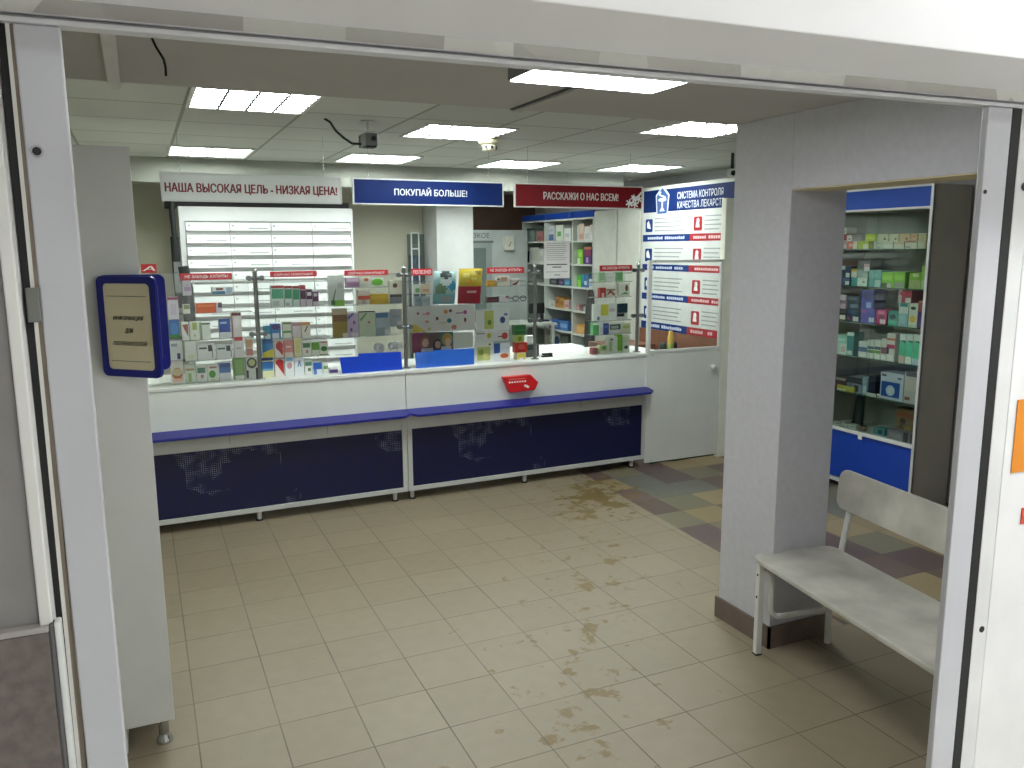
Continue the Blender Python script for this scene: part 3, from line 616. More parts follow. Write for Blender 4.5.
row_y([(262.2, 272.8, 339.2, '#3b84c2', [('p', [(0, 0), (1, 0), (1, .5), (0, .3)], '#d5cf3c'), (0, .75, 1, 1, '#2f6cae')], 'blue and yellow box'),
       (274, 283.3, 341, '#e3dcd6', [('o', .55, .7, .42, .28, '#b8303a'), ('p', [(.2, .6), (.95, .5), (.9, .1)], '#b8303a')], 'white box with a big red drop'),
       (283.7, 292.8, 341, '#d98c88', [(0, 0, 1, .3, '#e6d6d2'), (.2, .6, .8, .7, '#f0dcd8')], 'pink box'),
       (293.4, 301.3, 337.6, '#dcd9b4', [(.2, .2, .8, .9, '#d6d08c')], 'pale yellow box'),
       (301.6, 311, 340.8, '#dfe3da', [(.1, .55, .9, .85, '#4c8258'), (.4, .2, .65, .4, '#b8878a')], 'white box with a green upper band'),
       (311.4, 319.2, 341.6, '#dde4d4', [(0, .4, 1, .95, '#6aa83c')], 'bright green box with a white base'),
       (319.4, 328, 340.8, '#e0e3d8', [('o', .5, .45, .4, .18, '#2f8a34'), (.1, .85, .9, .95, '#a86a78'), (0, 0, 1, .08, '#7ca04c')], 'white box with a green leaf')], Y1, zG, 0.05, 'in the middle row of ' + who, G2)
row_y([(261.4, 273, 357.5, '#dcdcb0', [(0, .35, 1, .8, '#3a7abf'), (0, .85, 1, 1, '#1f3a70'), (0, .35, 1, .45, '#6fb0c8')], 'blue box with a pale yellow base'),
       (274.5, 284, 358.8, '#e4dfd8', [('o', .5, .8, .45, .18, '#b52f38'), ('p', [(.1, .75), (.95, .7), (.95, .1)], '#b52f38')], 'white box with a big red triangle'),
       (284.5, 293.8, 357, '#dde2e2', [('o', .5, .55, .3, .16, '#c79aa4'), (.1, .8, .9, .98, '#7ab0cc')], 'white box with a pink ring'),
       (294, 304, 357.4, '#dfe5ea', [('p', [(.3, .5), (.5, .9), (.72, .5), (.6, .5), (.5, .72), (.42, .5)], '#2f6cb0')], 'white box with a blue letter A'),
       (304.4, 312, 359.6, '#dfe3dd', [(.05, .6, .95, .85, '#4b8468'), (.4, .25, .8, .45, '#5a7a5c')], 'white box with a small green band'),
       (312.3, 322.4, 361.8, '#dbe3ea', [(.05, .4, .95, .95, '#2660b8'), (.1, .0, .4, .4, '#4a7ac0')], 'blue and white box'),
       (322.7, 328.4, 363.2, '#dfe5da', [(.1, .45, .9, .75, '#6f9a5a')], 'narrow green-marked box at the right end')], Y1, TOP, 0.06, 'in the bottom row of ' + who, G2)
row_y([(329.5, 338, 368, '#d9d6dc', [(0, .1, 1, .7, '#4a3a7a')], 'small flat purple box')], Y1, TOP, 0.05, 'lying left of the first blue window board', G2)

# third rack with leaflets, left of the second post
zI, zJ, zK = zrow(365, 304.6), zrow(365, 287.2), zrow(365, 336.3)
who = 'the third rack'
rack(331, 401.5, [zK, zI, zJ], 'clear acrylic rack of leaflets above the first blue window board', (344.3, 387.9, 270, 275.4), 'СЕЙЧАС ПОКУПАЮТ', vtop=274, y=Y1 - 0.005)
row_y([(346, 358.8, 277.8, '#c2aac2', [(0, .1, 1, .55, '#a87fa8'), (.1, .65, .9, .85, '#cfc2d2')], 'lilac box'),
       (359.2, 370.7, 277.2, '#dcd8cf', [('o', .6, .75, .22, .18, '#b86a44'), (.15, .1, .8, .4, '#cfd2cc')], 'white box with a red-orange flower'),
       (371, 383.5, 278, '#d3dcd4', [('o', .5, .55, .46, .4, '#6fc03c')], 'white box with a bright green oval')], Y1, zJ, 0.045, 'on the top shelf of ' + who, G3)
row_y([(357.5, 369.7, 290.3, '#d8d2c8', [(.0, .35, 1, .62, '#cf5a38'), (.3, .0, .7, .35, '#b8b2ae')], 'white box with an orange-red band'),
       (370, 388.6, 294, '#d8b42c', [(.05, .5, .95, .85, '#e2c23c'), (0, 0, 1, .12, '#c9a83a')], 'wide yellow box'),
       (389.3, 401.5, 280.4, '#dfe0cc', [(0, 0, 1, .32, '#7f8890'), (0, .28, 1, .4, '#4a4448'), ('o', .45, .78, .2, .1, '#6a3a3c')], 'white card with a dark round logo')], Y1, zI, 0.045, 'on the second shelf of ' + who, G3)
row_y([(332, 347, 308.3, '#8a7a2c', [(0, .55, 1, .78, '#6a4c2c'), (0, .78, 1, 1, '#b0a488'), (.65, .0, 1, .15, '#cfcabc')], 'olive and brown pouch-like pack'),
       (347.3, 358.2, 313, '#bfaccb', [('o', .3, .3, .12, .08, '#6a4a8c'), ('o', .6, .6, .14, .08, '#7a5a9c'), ('p', [(.0, .7), (.6, .95), (.5, 1), (.0, .85)], '#4a5a8c'), (.3, .02, .95, .16, '#d9cfdf')], 'lilac flowered leaflet'),
       (358.5, 375.3, 311, '#c3d3ba', [(0, .95, 1, 1, '#1c2024'), ('o', .6, .55, .08, .05, '#a86a5a'), ('p', [(.1, .6), (.5, .9), (.45, .93), (.05, .68)], '#5a8a5a')], 'pale green leaflet under a black bar'),
       (375.6, 390.2, 312.5, '#b3c3cc', [(.0, .78, .85, .98, '#3a6a94'), (.6, .03, .98, .25, '#d3dbdd'), (0, 0, .6, .35, '#8fa6b4')], 'grey-blue leaflet'),
       (390.4, 401.5, 309, '#a9b2bc', [(.1, .5, .9, .65, '#98a2ae'), (.6, .05, .95, .3, '#cdd3d6')], 'grey leaflet with pale lettering', {'vb': 326.5})], Y1, zK, 0.02, 'on the lowest shelf of ' + who, G3, 'leaflet', 'leaflet')
pc = PYC(335, 290, Y1 - 0.03)
row_y([(327, 343.8, 275.5, '#c3cac6', [(.3, 0, 1, .2, '#79b43c'), (.18, .05, .42, .2, '#2f6a2c'), ('p', [(.26, .2), (.36, .2), (.5, .55), (.45, .56)], '#5a7a5c'), (.6, .6, .9, .75, '#b4b2b4')], 'tall grey card with a green bottle picture', {'vb': 306.5})], Y1, zE, 0.004, 'between the second rack and the third rack', G3, 'display_card', 'display card')

# blue boards closing the two cash windows
def window_board(pts, label, top_m):
    y = YP + 0.0
    P = [PYC(u, v, y) for u, v in pts]; x0 = min(p.x for p in P)
    o = MB().prism([(p.x - x0, max(0.0, p.z - TOP)) for p in P], 0, 0.008, top_m).build('window_board', None, (x0, y - 0.02, TOP), bevel=0.0015)
    tag(o, label, 'board', 'blue boards at the cash windows')
window_board([(341.7, 375.5), (401.5, 370.5), (400.2, 351.5), (358, 353.2), (357.5, 356.3), (339, 357.6)], 'stepped plain blue plastic board standing left of the second chrome post', mat('#0f3fc0', 0.25, name='glossy blue plastic'))
window_board([(415.5, 369), (473.2, 365), (473.2, 348), (433, 350), (432, 351.3), (414.3, 352.2)], 'shiny blue plastic board standing right of the second chrome post', mat('#2c62c4', 0.08, spec=1.0, name='shiny blue plastic'))
for u, v, r_, lab in ((379, 347.5, 0.035, 'white roll of tape standing behind the left blue board'), (392.5, 346.5, 0.03, 'white roll of tape standing left of the second chrome post'), (398.5, 345.5, 0.03, 'white roll of tape touching the second chrome post')):
    p = PYC(u, v, YP + 0.12); m_ = MB().lathe([(0.012, -0.022), (r_, -0.022), (r_, 0.022), (0.012, 0.022), (0.012, -0.022)], mat('#f2f4f2', 0.5), M=Matrix.Rotation(math.pi / 2, 4, 'X'))
    tag(m_.build('tape_roll', None, (p.x, p.y, p.z)), lab, 'tape roll', 'white tape rolls behind the glass')
st = PYC(387, 353, YP + 0.12)
stand = MB().box((-0.10, -0.04, TOP), (0.10, 0.05, PYC(387, 352.8, YP + 0.12).z - 0.012), mat('#9a9e9c', 0.5)).build('roll_holder', None, (st.x, st.y, 0)); tag(stand, 'grey block under the white tape rolls behind the left blue board', 'holder')

# middle racks
who = 'the glass right of the second post'
zL, zM = zrow(422, 306), zrow(422, 294)
r_, _ = rack(408, 432, [zL, zM], 'small clear acrylic rack right of the second chrome post', (411, 432, 268.6, 275.4), 'ПОЛЕЗНО', y=Y1 - 0.005)
row_y([(414, 421, 284.5, '#cdd2c8', [('o', .5, .4, .35, .25, '#6f9a5c')], 'white box with a small green picture'), (421.3, 430, 284, '#dcc9b0', [(.1, .2, .9, .5, '#c9a07c')], 'peach and tan box')], Y1, zM, 0.04, 'on the small rack beside the teal pouch', G4)
row_y([(414.6, 421.5, 296.5, '#90a4ac', [(.1, .4, .9, .8, '#7a9098')], 'grey-blue box, left of two'), (421.8, 430.2, 296.5, '#b2bfc2', [(.1, .4, .9, .8, '#9eacb2')], 'pale grey-blue box, right of two')], Y1, zL, 0.04, 'on the small rack beside the teal pouch', G4)
def pouch(pts, bands, extras, label):
    y = Y1; P = [PYC(u, v, y) for u, v in pts]; x0 = min(p.x for p in P); z0 = min(p.z for p in P); x1 = max(p.x for p in P); z1 = max(p.z for p in P)
    W, H = x1 - x0, z1 - z0; m = MB(); nx, nz = 12, 16
    bl, br, tr, tl = P
    def pt(s, t, f):
        a = bl.lerp(br, s); b = tl.lerp(tr, s); p = a.lerp(b, t); bul = 0.028 * (max(0, math.sin(math.pi * s)) ** 0.6) * (max(0, math.sin(math.pi * t)) ** 0.5)
        return (p.x - x0, -f * bul, p.z - z0)
    for f in (1, -1):
        o = [pt(i / nx, j / nz, f) for j in range(nz + 1) for i in range(nx + 1)]
        for j in range(nz):
            t = (j + .5) / nz; c = [b for b in bands if t >= b[0]][-1][1]
            for i in range(nx):
                q = [j * (nx + 1) + i, j * (nx + 1) + i + 1, (j + 1) * (nx + 1) + i + 1, (j + 1) * (nx + 1) + i]
                s_ = (i + .5) / nx; cc = c
                for e in extras:
                    if ((s_ - e[0]) / e[2]) ** 2 + ((t - e[1]) / e[3]) ** 2 < 1: cc = e[4]
                m.add([o[k] for k in q], [(0, 1, 2, 3) if f == 1 else (3, 2, 1, 0)], mat(cc, 0.25, var=0.05, scale=25), True)
    ob = m.build('foil_pouch', None, (x0, y, z0)); tag(ob, label, 'pouch', 'foil pouches hanging on the glass')
pouch([(432.5, 304), (454.5, 304), (457, 271), (434, 271)], [(0, '#7fb4c0'), (.3, '#9cc6cc'), (.75, '#b8d4d6')], [(.5, .88, .3, .1, '#3f4a4c'), (.3, .45, .25, .16, '#6f8f70'), (.8, .55, .2, .15, '#3f9cc4'), (.55, .15, .25, .12, '#a3acac'), (.5, .68, .25, .1, '#d9e4e4')], 'teal and white foil pouch with animal pictures hanging on the glass')
pouch([(457.5, 304), (480, 303.5), (482.6, 268.4), (459, 268.6)], [(0, '#a3182c'), (.47, '#2a1420'), (.53, '#b9a22c'), (.62, '#c9b43c')], [(.3, .8, .12, .08, '#e2d478'), (.65, .72, .14, .06, '#e0cf6c'), (.8, .88, .1, .07, '#8a7a2c'), (.45, .62, .1, .05, '#d98c2c'), (.55, .35, .2, .04, '#d8a0a4')], 'foil pouch with a yellow top and dark red base hanging on the glass')
zc = zrow(445, 304.3)
hs = MB().box((PYC(432, 304, Y1).x, Y1 - 0.012, zc - 0.006), (PYC(482, 304, Y1).x, Y1 + 0.02, zc), ACRYL).build('pouch_ledge'); tag(hs, 'clear acrylic ledge under the two foil pouches', 'shelf')
# sheets of pictures on the glass
def sheet(u0, u1, v0, v1, base, pats, label, name='picture_sheet', cat='picture sheet', z0=None):
    um = (u0 + u1) / 2; y = Y1
    zb_ = PYC(um, v1, y).z if z0 is None else z0
    pack(Vector((PYC(u0, v0, y).x, y, zb_)), 0, PYC(u1, v0, y).x - PYC(u0, v0, y).x, PYC(um, v0, y).z - zb_, 0.004, base, pats, name, label, cat, 'sheets and cards on the glass')
sheet(408, 475.3, 305.3, 331.3, '#dde0dc', [('o', .14, .72, .02, .05, '#8a4a3a'), ('o', .28, .7, .035, .06, '#c97aa0'), ('o', .42, .5, .02, .07, '#6a2c34'), ('o', .55, .75, .03, .08, '#c9863c'), ('o', .62, .78, .025, .06, '#7a4a34'), ('o', .84, .7, .03, .08, '#b84a98'),
      ('o', .27, .4, .03, .05, '#c98a8a'), ('o', .6, .4, .035, .09, '#2f7a88'), ('o', .84, .4, .018, .09, '#7a2c40'), ('o', .67, .14, .04, .09, '#c0886c'), ('o', .3, .12, .025, .06, '#c9c27a'), (.45, .3, .56, .36, '#d8cba8'), (.2, .66, .26, .72, '#c9a0b8'), (.7, .66, .8, .7, '#8a5aa0'),
      ('p', [(.04, .0), (.25, .02), (.08, .35)], '#d8c23c')], 'wide white sheet with scattered small fruits and butterflies on the glass')
sheet(411.5, 453, 332.5, 352, '#6a5a56', [(0, 0, .28, 1, '#8a2455'), ('o', .32, .55, .11, .32, '#8a5a40'), ('o', .33, .5, .07, .22, '#d8b49c'), ('o', .62, .35, .11, .3, '#1c1a1e'), ('o', .62, .36, .07, .2, '#d8ac98'), (.68, .35, 1, 1, '#2f7a80'), ('o', .85, .62, .13, .34, '#b49a5c'), ('o', .87, .45, .07, .24, '#dcb8a0'), (.22, 0, .5, .2, '#d8d8dc'), (.7, 0, .95, .25, '#c9d4d8')], 'glossy magazine page showing three faces above the shiny blue board', 'magazine_page', 'magazine page')
sheet(453.3, 472.8, 332.5, 347.8, '#d5dcd2', [(.55, .2, .95, .5, '#d9dcc8')], 'plain pale sheet right of the magazine page')
sheet(476, 509, 309.5, 331, '#e0e4e4', [(.25, .1, .53, .95, '#b9c46a'), ('o', .4, .4, .06, .12, '#5a8a2c'), ('o', .8, .5, .08, .16, '#2f4a84'), ('o', .9, .75, .06, .06, '#4a6a9c')], 'white sheet with a lime green panel and a blue figure')
sheet(474.4, 508.7, 331.6, 341.3, '#dde1de', [('o', .42, .6, .06, .28, '#c9c02c'), ('o', .88, .5, .09, .36, '#c0403c'), (.05, .8, .3, .9, '#7a7e7c'), (.68, .4, .8, .5, '#5a2c34')], 'low white sheet with a yellow flower and a red star')
sheet(474, 493.5, 341.6, 366, '#e2e5dc', [(.15, .1, .82, .75, '#bcc67a'), ('o', .35, .5, .14, .14, '#8aa03c'), ('o', .6, .3, .16, .14, '#d8d48c'), ('o', .8, .85, .05, .05, '#3f4a2c')], 'white card with yellow-green blossoms standing at the counter edge', 'display_card', 'display card', TOP)
sheet(493.8, 510, 343, 365, '#dbe2ea', [(.0, .45, .38, 1, '#2f5cac'), ('o', .65, .32, .3, .16, '#c9683c'), (.3, .05, .98, .48, '#e4dfdc'), ('o', .65, .3, .26, .13, '#c9683c')], 'white card with a blue corner and an orange flower', 'display_card', 'display card', TOP)
who = 'the glass left of the third post'
zN, zO = zrow(505, 286), zrow(505, 301.8)
rack(486, 526, [zN, zO], 'clear acrylic rack with spectacles, left of the third chrome post', (486.7, 524, 267.2, 273.4), 'НЕ ЗАБУДЬ КУПИТЬ!', y=Y1 - 0.005)
row_y([(487.6, 496.6, 280.4, '#d09a2c', [(.1, .3, .9, .8, '#dcae4c')], 'small orange box'), (497, 510, 276, '#d6d6c8', [(.3, .5, .8, .9, '#c09a84'), (0, .6, .2, .75, '#4a4a48')], 'white box with a brown leaf'),
       (511, 520, 279, '#cfcac4', [('p', [(0, .1), (.4, .4), (1, .9), (.6, .1)], '#6a3438')], 'small box with a dark red pattern')], Y1, zN, 0.04, 'on the top shelf left of the third post', G4)
row_y([(487, 498.8, 297, '#4a2c34', [(.1, .2, .9, .5, '#7a4a54')], 'flat dark red box'), (499.2, 508.8, 295.8, '#d8d4dc', [(.7, .6, 1, 1, '#8a4a54')], 'flat white box with a red corner')], Y1, zO, 0.04, 'on the second shelf left of the third post', G4)
sp = PYC(520, 291, Y1)
gl = MB()
for dx in (-0.032, 0.032): gl.tube([(dx + 0.026 * math.cos(t), 0, 0.018 * math.sin(t)) for t in [2 * math.pi * i / 16 for i in range(17)]], 0.003, BLACK, 6)
gl.tube([(-0.006, 0, 0.004), (0.006, 0, 0.004)], 0.003, BLACK, 6).tube([(-0.058, 0, 0.005), (-0.05, 0.09, 0.0)], 0.003, BLACK, 6).tube([(0.058, 0, 0.005), (0.05, 0.09, 0.0)], 0.003, BLACK, 6)
tag(gl.build('reading_glasses', None, (sp.x, Y1 + 0.01, zO + 0.022)), 'black-framed reading glasses on the rack left of the third post', 'glasses')
# the stack right of the cards
for u0, u1, vt, vb, b, pats, look in ((516.6, 526, 352.6, 364, '#d6cf9c', [(.1, .3, .9, .8, '#d8c24c'), (.3, .0, .7, .3, '#eceadc')], 'yellow and white box at the bottom'),
                                     (515.6, 527.3, 342.6, 352.5, '#c22c22', [('o', .5, .6, .3, .25, '#d85a4a'), (.1, .05, .9, .25, '#9c1c18')], 'red box third from the top'),
                                     (516, 523.6, 334.9, 342.5, '#a9b44c', [('o', .5, .5, .3, .3, '#6a8a2c')], 'small yellow-green box second from the top'),
                                     (515, 526, 325, 334.8, '#1f6a2c', [(.05, .4, .95, .55, '#3a8a44')], 'dark green box on top')):
    z0 = TOP if vb == 364 else PYC(521, vb, Y1).z
    row_y([(u0, u1, vt, b, pats, look, {'vb': vb} if vb != 364 else {})], Y1 + 0.01, TOP, 0.06, 'of the single stack left of the third post', 'stack of small boxes left of the third post')
p = PYC(529, 350, YP + 0.2)
cup = empty('card_terminal', (p.x, p.y, TOP)); tag(cup, 'dark card terminal with a white top behind the stack of boxes', 'card terminal')
MB().box((-0.07, -0.05, 0), (0.07, 0.06, 0.10), mat('#5f6662', 0.5)).build('body', cup, bevel=0.008); MB().box((-0.05, -0.052, 0.06), (0.05, -0.05, 0.095), DARK).build('screen', cup); MB().box((-0.03, -0.03, 0.10), (0.05, 0.03, 0.17), mat('#dfe2e0', 0.5)).build('printer', cup, bevel=0.01)
p = PYC(547, 356, YP + 0.10)
st = MB().box((-0.045, -0.018, 0), (0.045, 0.018, 0.012), DARK).box((-0.04, -0.014, 0.016), (0.045, 0.014, 0.03), BLACK).box((0.025, -0.012, 0.01), (0.042, 0.012, 0.018), BLACK).build('stapler', None, (p.x, p.y, TOP), bevel=0.003); tag(st, 'black stapler lying on the white worktop right of the third post', 'stapler')

# rightmost rack
who = 'the rightmost rack'
zP, zQ, zR, zS = zrow(612, 281.8), zrow(612, 297), zrow(612, 334), zrow(612, 320.3)
rack(592, 631.5, [zR, zS, zQ, zP], 'clear acrylic rack of green and white packs at the right end of the counter', (599.5, 632, 265.2, 271), 'НЕ ЗАБУДЬ КУПИТЬ!', vtop=273, y=Y1 - 0.005)
row_y([(598.6, 605.3, 272, '#a9c8a4', [(.1, .2, .9, .9, '#8fb88c')], 'pale green box, left of two'), (606, 615.6, 273.5, '#d5d9d2', [(.2, .4, .8, .6, '#c3cac0')], 'white box between two green boxes'), (616, 623.2, 271.8, '#8fbf8c', [(.1, .2, .9, .9, '#6fa874')], 'green box, right of two')], Y1, zP, 0.04, 'on the top shelf of ' + who, G5)
row_y([(600, 606.1, 287.8, '#a8362c', [(.3, 0, .7, .45, '#d8c8c2')], 'red box'), (606.5, 615.4, 288.4, '#cfc9bc', [('p', [(0, .2), (.4, .9), (1, .3), (.9, .1), (.5, .5)], '#8a2c24'), (0, .75, 1, .9, '#6a5a3a')], 'white box with a red-brown figure'),
       (619.2, 630, 283.4, '#d6dacf', [('o', .7, .65, .14, .25, '#6a4a34'), ('p', [(.1, .15), (.9, .2), (.6, .35)], '#5a9a4a')], 'white box with a brown and green plant')], Y1, zQ, 0.04, 'on the second shelf of ' + who, G5)
row_y([(592.4, 616.4, 303.6, '#dde3e0', [(.35, .3, .68, .95, '#c9c84c'), (.7, .5, .95, .7, '#c3b8bc'), (.2, .05, .3, .25, '#5a7a8c')], 'wide white sheet with a yellow patch', {'D': 0.01}), (617, 627.8, 303.4, '#d0d4d0', [(0, .42, 1, 1, '#123440'), (0, .2, .7, .4, '#2a2424')], 'dark teal box', {'D': 0.03})], Y1, zS, 0.04, 'on the third shelf of ' + who, G5)
row_y([(592.9, 599, 322.5, '#4f9a5c', [(0, .8, 1, 1, '#cfe0d0')], 'green box'), (599.3, 603.5, 321.2, '#dfe6e8', [(.2, .2, .8, .5, '#cfd9dc')], 'narrow white box'), (603.8, 609, 323.4, '#1f3f94', [(.1, .6, .9, .8, '#4a6ac0')], 'deep blue box'),
       (609.3, 621.8, 323.2, '#d9dfd8', [(.05, .4, .9, .9, '#3a5048'), (.15, .5, .75, .75, '#9cb4a4')], 'white box with dark lettering'), (622, 630.7, 323, '#d2dabc', [(.1, .5, .9, .75, '#b4c47c')], 'pale green box')], Y1, zR, 0.04, 'on the lowest shelf of ' + who, G5)
row_y([(592.6, 598, 347.8, '#9a4a48', [(.1, .2, .9, .6, '#7a5a54')], 'small red jar-like box'), (600, 606.8, 345.4, '#b9c88c', [('o', .6, .7, .3, .25, '#4f8a3c'), (0, .0, 1, .35, '#d9d8c0')], 'small box with green leaves'), (607.4, 617, 337, '#dbe4d8', [(.1, .15, .45, .75, '#a3c07c'), (.2, .8, .5, .9, '#3a4a44')], 'pale green-striped white box', {'dy': -0.012}),
       (617.3, 622.4, 334.6, '#6cae2c', [(.2, .1, .8, .9, '#84c43c'), (0, 0, 1, .12, '#d9e2d0')], 'tall bright green box'), (622.8, 629.8, 335, '#dde2d4', [('o', .5, .3, .3, .1, '#4a5a54'), (.1, .6, .9, .9, '#cfd9b8')], 'tall white box')], Y1, TOP, 0.05, 'at the foot of ' + who, G5)

# turn everything of the counter about its pivot
_R = Matrix.Translation(CPIV) @ Matrix.Rotation(CROT, 4, 'Z') @ Matrix.Translation(-CPIV)
for o in SC.objects:
    if o.parent is None and o.name not in BEFORE_COUNTER:
        o.location = _R @ o.location; o.rotation_euler.z += CROT
# ------------------------------------------------------------------ bench in the side opening
def bench_mat():
    return mat('#bfbcb3', 0.45, var=0.24, scale=5, name='worn pale laminate')
BR = math.radians(-97.7)
bn = empty('bench', (2.362, -0.312, 0), BR); tag(bn, 'worn pale bench with a white tubular frame beside the grey pillar', 'bench')
BL, BD, BZ = 1.30, 0.43, 0.462
def slab(name, x0, x1, z0, z1, y0, y1, r, m, M):
    return MB().prism(rrect(x0, z0, x1, z1, r), y0, y1, m, M)
def rbox_h(x0, y0, x1, y1, z0, z1, r, m):
    return MB().prism(rrect(x0, y0, x1, y1, r, 6), -z1, -z0, m, Matrix(((1, 0, 0, 0), (0, 0, 1, 0), (0, -1, 0, 0), (0, 0, 0, 1))))
# local frame: x along the bench away from the pillar, y from front to back
seat = MB()
pts = rrect(-0.02, 0, BL, BD, 0.05, 6)
n_ = len(pts); zt, zb2 = BZ, BZ - 0.022
BM = bench_mat()
seat.add([(x, y, zb2) for x, y in pts] + [(x, y, zt) for x, y in pts], [list(range(n_ - 1, -1, -1)), list(range(n_, 2 * n_))] + [[i, (i + 1) % n_, n_ + (i + 1) % n_, n_ + i] for i in range(n_)], BM)
seat.build('seat', bn, bevel=0.005)
bk = MB().prism(rrect(-0.035, 0.0, BL, 0.185, 0.05, 6), -0.009, 0.009, BM); b_ = bk.build('backrest', bn, bevel=0.004); b_.location = (0, BD + 0.03, 0.642); b_.rotation_euler = (math.radians(-6), 0, 0)
TUB = mat('#dcdcd8', 0.3, name='white enamelled tube')
def bend(pts, r=0.05, n=5):
    out = [Vector(pts[0])]
    for i in range(1, len(pts) - 1):
        a, b, c = Vector(pts[i - 1]), Vector(pts[i]), Vector(pts[i + 1]); d1 = (a - b).normalized(); d2 = (c - b).normalized(); p, q = b + d1 * r, b + d2 * r
        for k in range(n + 1): t = k / n; out.append(p.lerp(b, t).lerp(b.lerp(q, t), t))
    out.append(Vector(pts[-1])); return out
for x in (0.034, BL - 0.09):
    f = MB().box((x - 0.014, 0.006, 0.006), (x + 0.014, 0.034, zb2 - 0.002), TUB).cyl((x, 0.0055, 0.385), (x, 0.0042, 0.385), 0.006, DARK).cyl((x, 0.0055, 0.28), (x, 0.0042, 0.28), 0.006, DARK).box((x - 0.016, 0.004, 0), (x + 0.016, 0.036, 0.008), DARK)
    f.build('leg', bn, bevel=0.003)
    b2 = MB().tube([(x, BD - 0.03, 0.0), (x, BD - 0.03, 0.30), (x, BD + 0.016, zb2), (x, BD + 0.046, 0.62), (x, BD + 0.07, 0.79)], 0.014, TUB); b2.build('leg', bn)
    MB().tube(bend([(x + 0.005, 0.034, zb2 - 0.03), (x + 0.03, 0.06, zb2 - 0.02), (x + 0.03, 0.06, 0.185), (x + 0.03, BD - 0.03, 0.185), (x + 0.03, BD - 0.03, zb2 - 0.02)], 0.06), 0.013, TUB).build('side_loop', bn)
MB().box((0.06, 0.035, zb2 - 0.022), (BL - 0.08, 0.055, zb2), TUB).box((0.06, BD - 0.05, zb2 - 0.022), (BL - 0.08, BD - 0.03, zb2), TUB).build('rail', bn)

# ------------------------------------------------------------------ tall white cupboard end at the left of the doorway, with hinged information frames
YL = 0.04
xa, xb = PY(131, 500, YL).x - 0.012, -0.076
cb = empty('tall_cupboard', (xb, YL, 0)); tag(cb, 'tall plain white cupboard on metal feet at the left, carrying the blue information frame', 'cupboard')
wl = X0 + 0.02 - xb
MB().box((wl, 0, 0.098), (0, 0.018, 2.185), WHITE).build('end_panel', cb, bevel=0.002)
MB().box((wl, 0.018, 0.102), (-0.004, 0.48, 2.18), OFFW).build('body', cb)
MB().box((-0.62 - xb + 0.02, 0.004, 0.0), (-0.166, 0.46, 0.0975), WHITE).build('plinth', cb)
for px_, py_ in ((-0.04, 0.035), (-0.04, 0.43)):
    MB().cyl((px_, py_, 0.02), (px_, py_, 0.098), 0.018, STEEL, 18).lathe([(0.018, 0.035), (0.02, 0.026), (0.03, 0.01), (0.03, 0.0)], CHROME, (px_, py_, 0)).build('foot', cb)
FB = mat('#16208a', 0.3, name='blue frame plastic')
def info_frame(loc, rz, W, H, label, text):
    f = empty('information_frame', loc, rz); tag(f, label, 'information frame', 'hinged blue frames on the cupboard')
    o_ = rrect(0, 0, W, H, 0.022); i_ = rrect(0.024, 0.024, W - 0.024, H - 0.024, 0.016); n = len(o_); m = MB()
    vs = [(x, -0.006, z) for x, z in o_] + [(x, -0.006, z) for x, z in i_] + [(x, 0.006, z) for x, z in o_] + [(x, 0.006, z) for x, z in i_]; fs = []
    for k in range(n):
        l = (k + 1) % n
        fs += [[k, l, n + l, n + k], [2 * n + l, 2 * n + k, 3 * n + k, 3 * n + l], [l, k, 2 * n + k, 2 * n + l], [n + k, n + l, 3 * n + l, 3 * n + k]]
    m.add(vs, fs, FB).build('border', f)
    pg = MB().box((0.02, -0.002, 0.02), (W - 0.02, 0.002, H - 0.02), mat('#f0e7c8' if text else '#8f949a', 0.4, var=0.04, scale=5, name='cream sheet')).build('sheet', f)
    if text:
        t = (('ИНФОРМАЦИЯ', 0.585, 0.125), ('ДЛЯ', 0.46, 0.034), ('ПОТРЕБИТЕЛЕЙ', 0.34, 0.14))
        for s_, zz, ww in t: lettering(s_, pg, W / 2, -0.0035, H * zz, ww * 1.0, 0.0165, mat('#3a3426', 0.6), shear=0.3, thick=0.0006)
        for q_ in (0.80, 0.155): MB().box((0.037, -0.0032, H * q_), (W - 0.042, -0.0022, H * q_ + 0.0015), mat('#5a5238', 0.6)).build('rule_line', pg)
    return f
info_frame((-0.205, YL - 0.055, 1.428), math.radians(-43), 0.24, 0.333, 'front blue information frame with a cream printed sheet on the white cupboard', True)
info_frame((-0.205, YL - 0.012, 1.432), math.radians(-5), 0.209, 0.330, 'rear blue information frame, mostly hidden behind the cream printed one', False)
hb = MB().box((-0.200, YL - 0.05, 1.45), (-0.190, YL - 0.0005, 1.74), FB).build('frame_hinge', None); tag(hb, 'blue hinge bar holding the information frames on the cupboard', 'hinge bar')

# ------------------------------------------------------------------ half door with glazed top beside the counter
YD = 2.60
hl, hr_ = PY(647.5, 330, YD).x, PY(722.5, 300, YD).x; W = hr_ - hl
hd = empty('half_door', (hl, YD, 0)); tag(hd, 'white swing door with a glazed upper half and round knob, right of the counter', 'door')
zp, zt_ = 0.968, 1.735
MB().box((0.0, 0, 0.03), (W, 0.02, zp), WHITE).build('lower_panel', hd, bevel=0.002)
d_ = MB().box((0, -0.004, zp), (0.032, 0.024, zt_), WHITE).box((W - 0.022, -0.004, zp), (W, 0.024, zt_), WHITE).box((0.032, -0.004, zt_ - 0.02), (W - 0.022, 0.024, zt_), WHITE).box((0.032, -0.006, zp), (W - 0.022, 0.024, zp + 0.024), WHITE)
for a, c in ((0.05, zp - 0.015), (W - 0.03, zp - 0.012), (0.06, 0.05), (0.06, zt_ - 0.01), (W - 0.04, zt_ - 0.01)): d_.cyl((a, -0.006, c), (a, -0.0075, c), 0.004, DARK, 8)
d_.build('frame', hd, bevel=0.002)
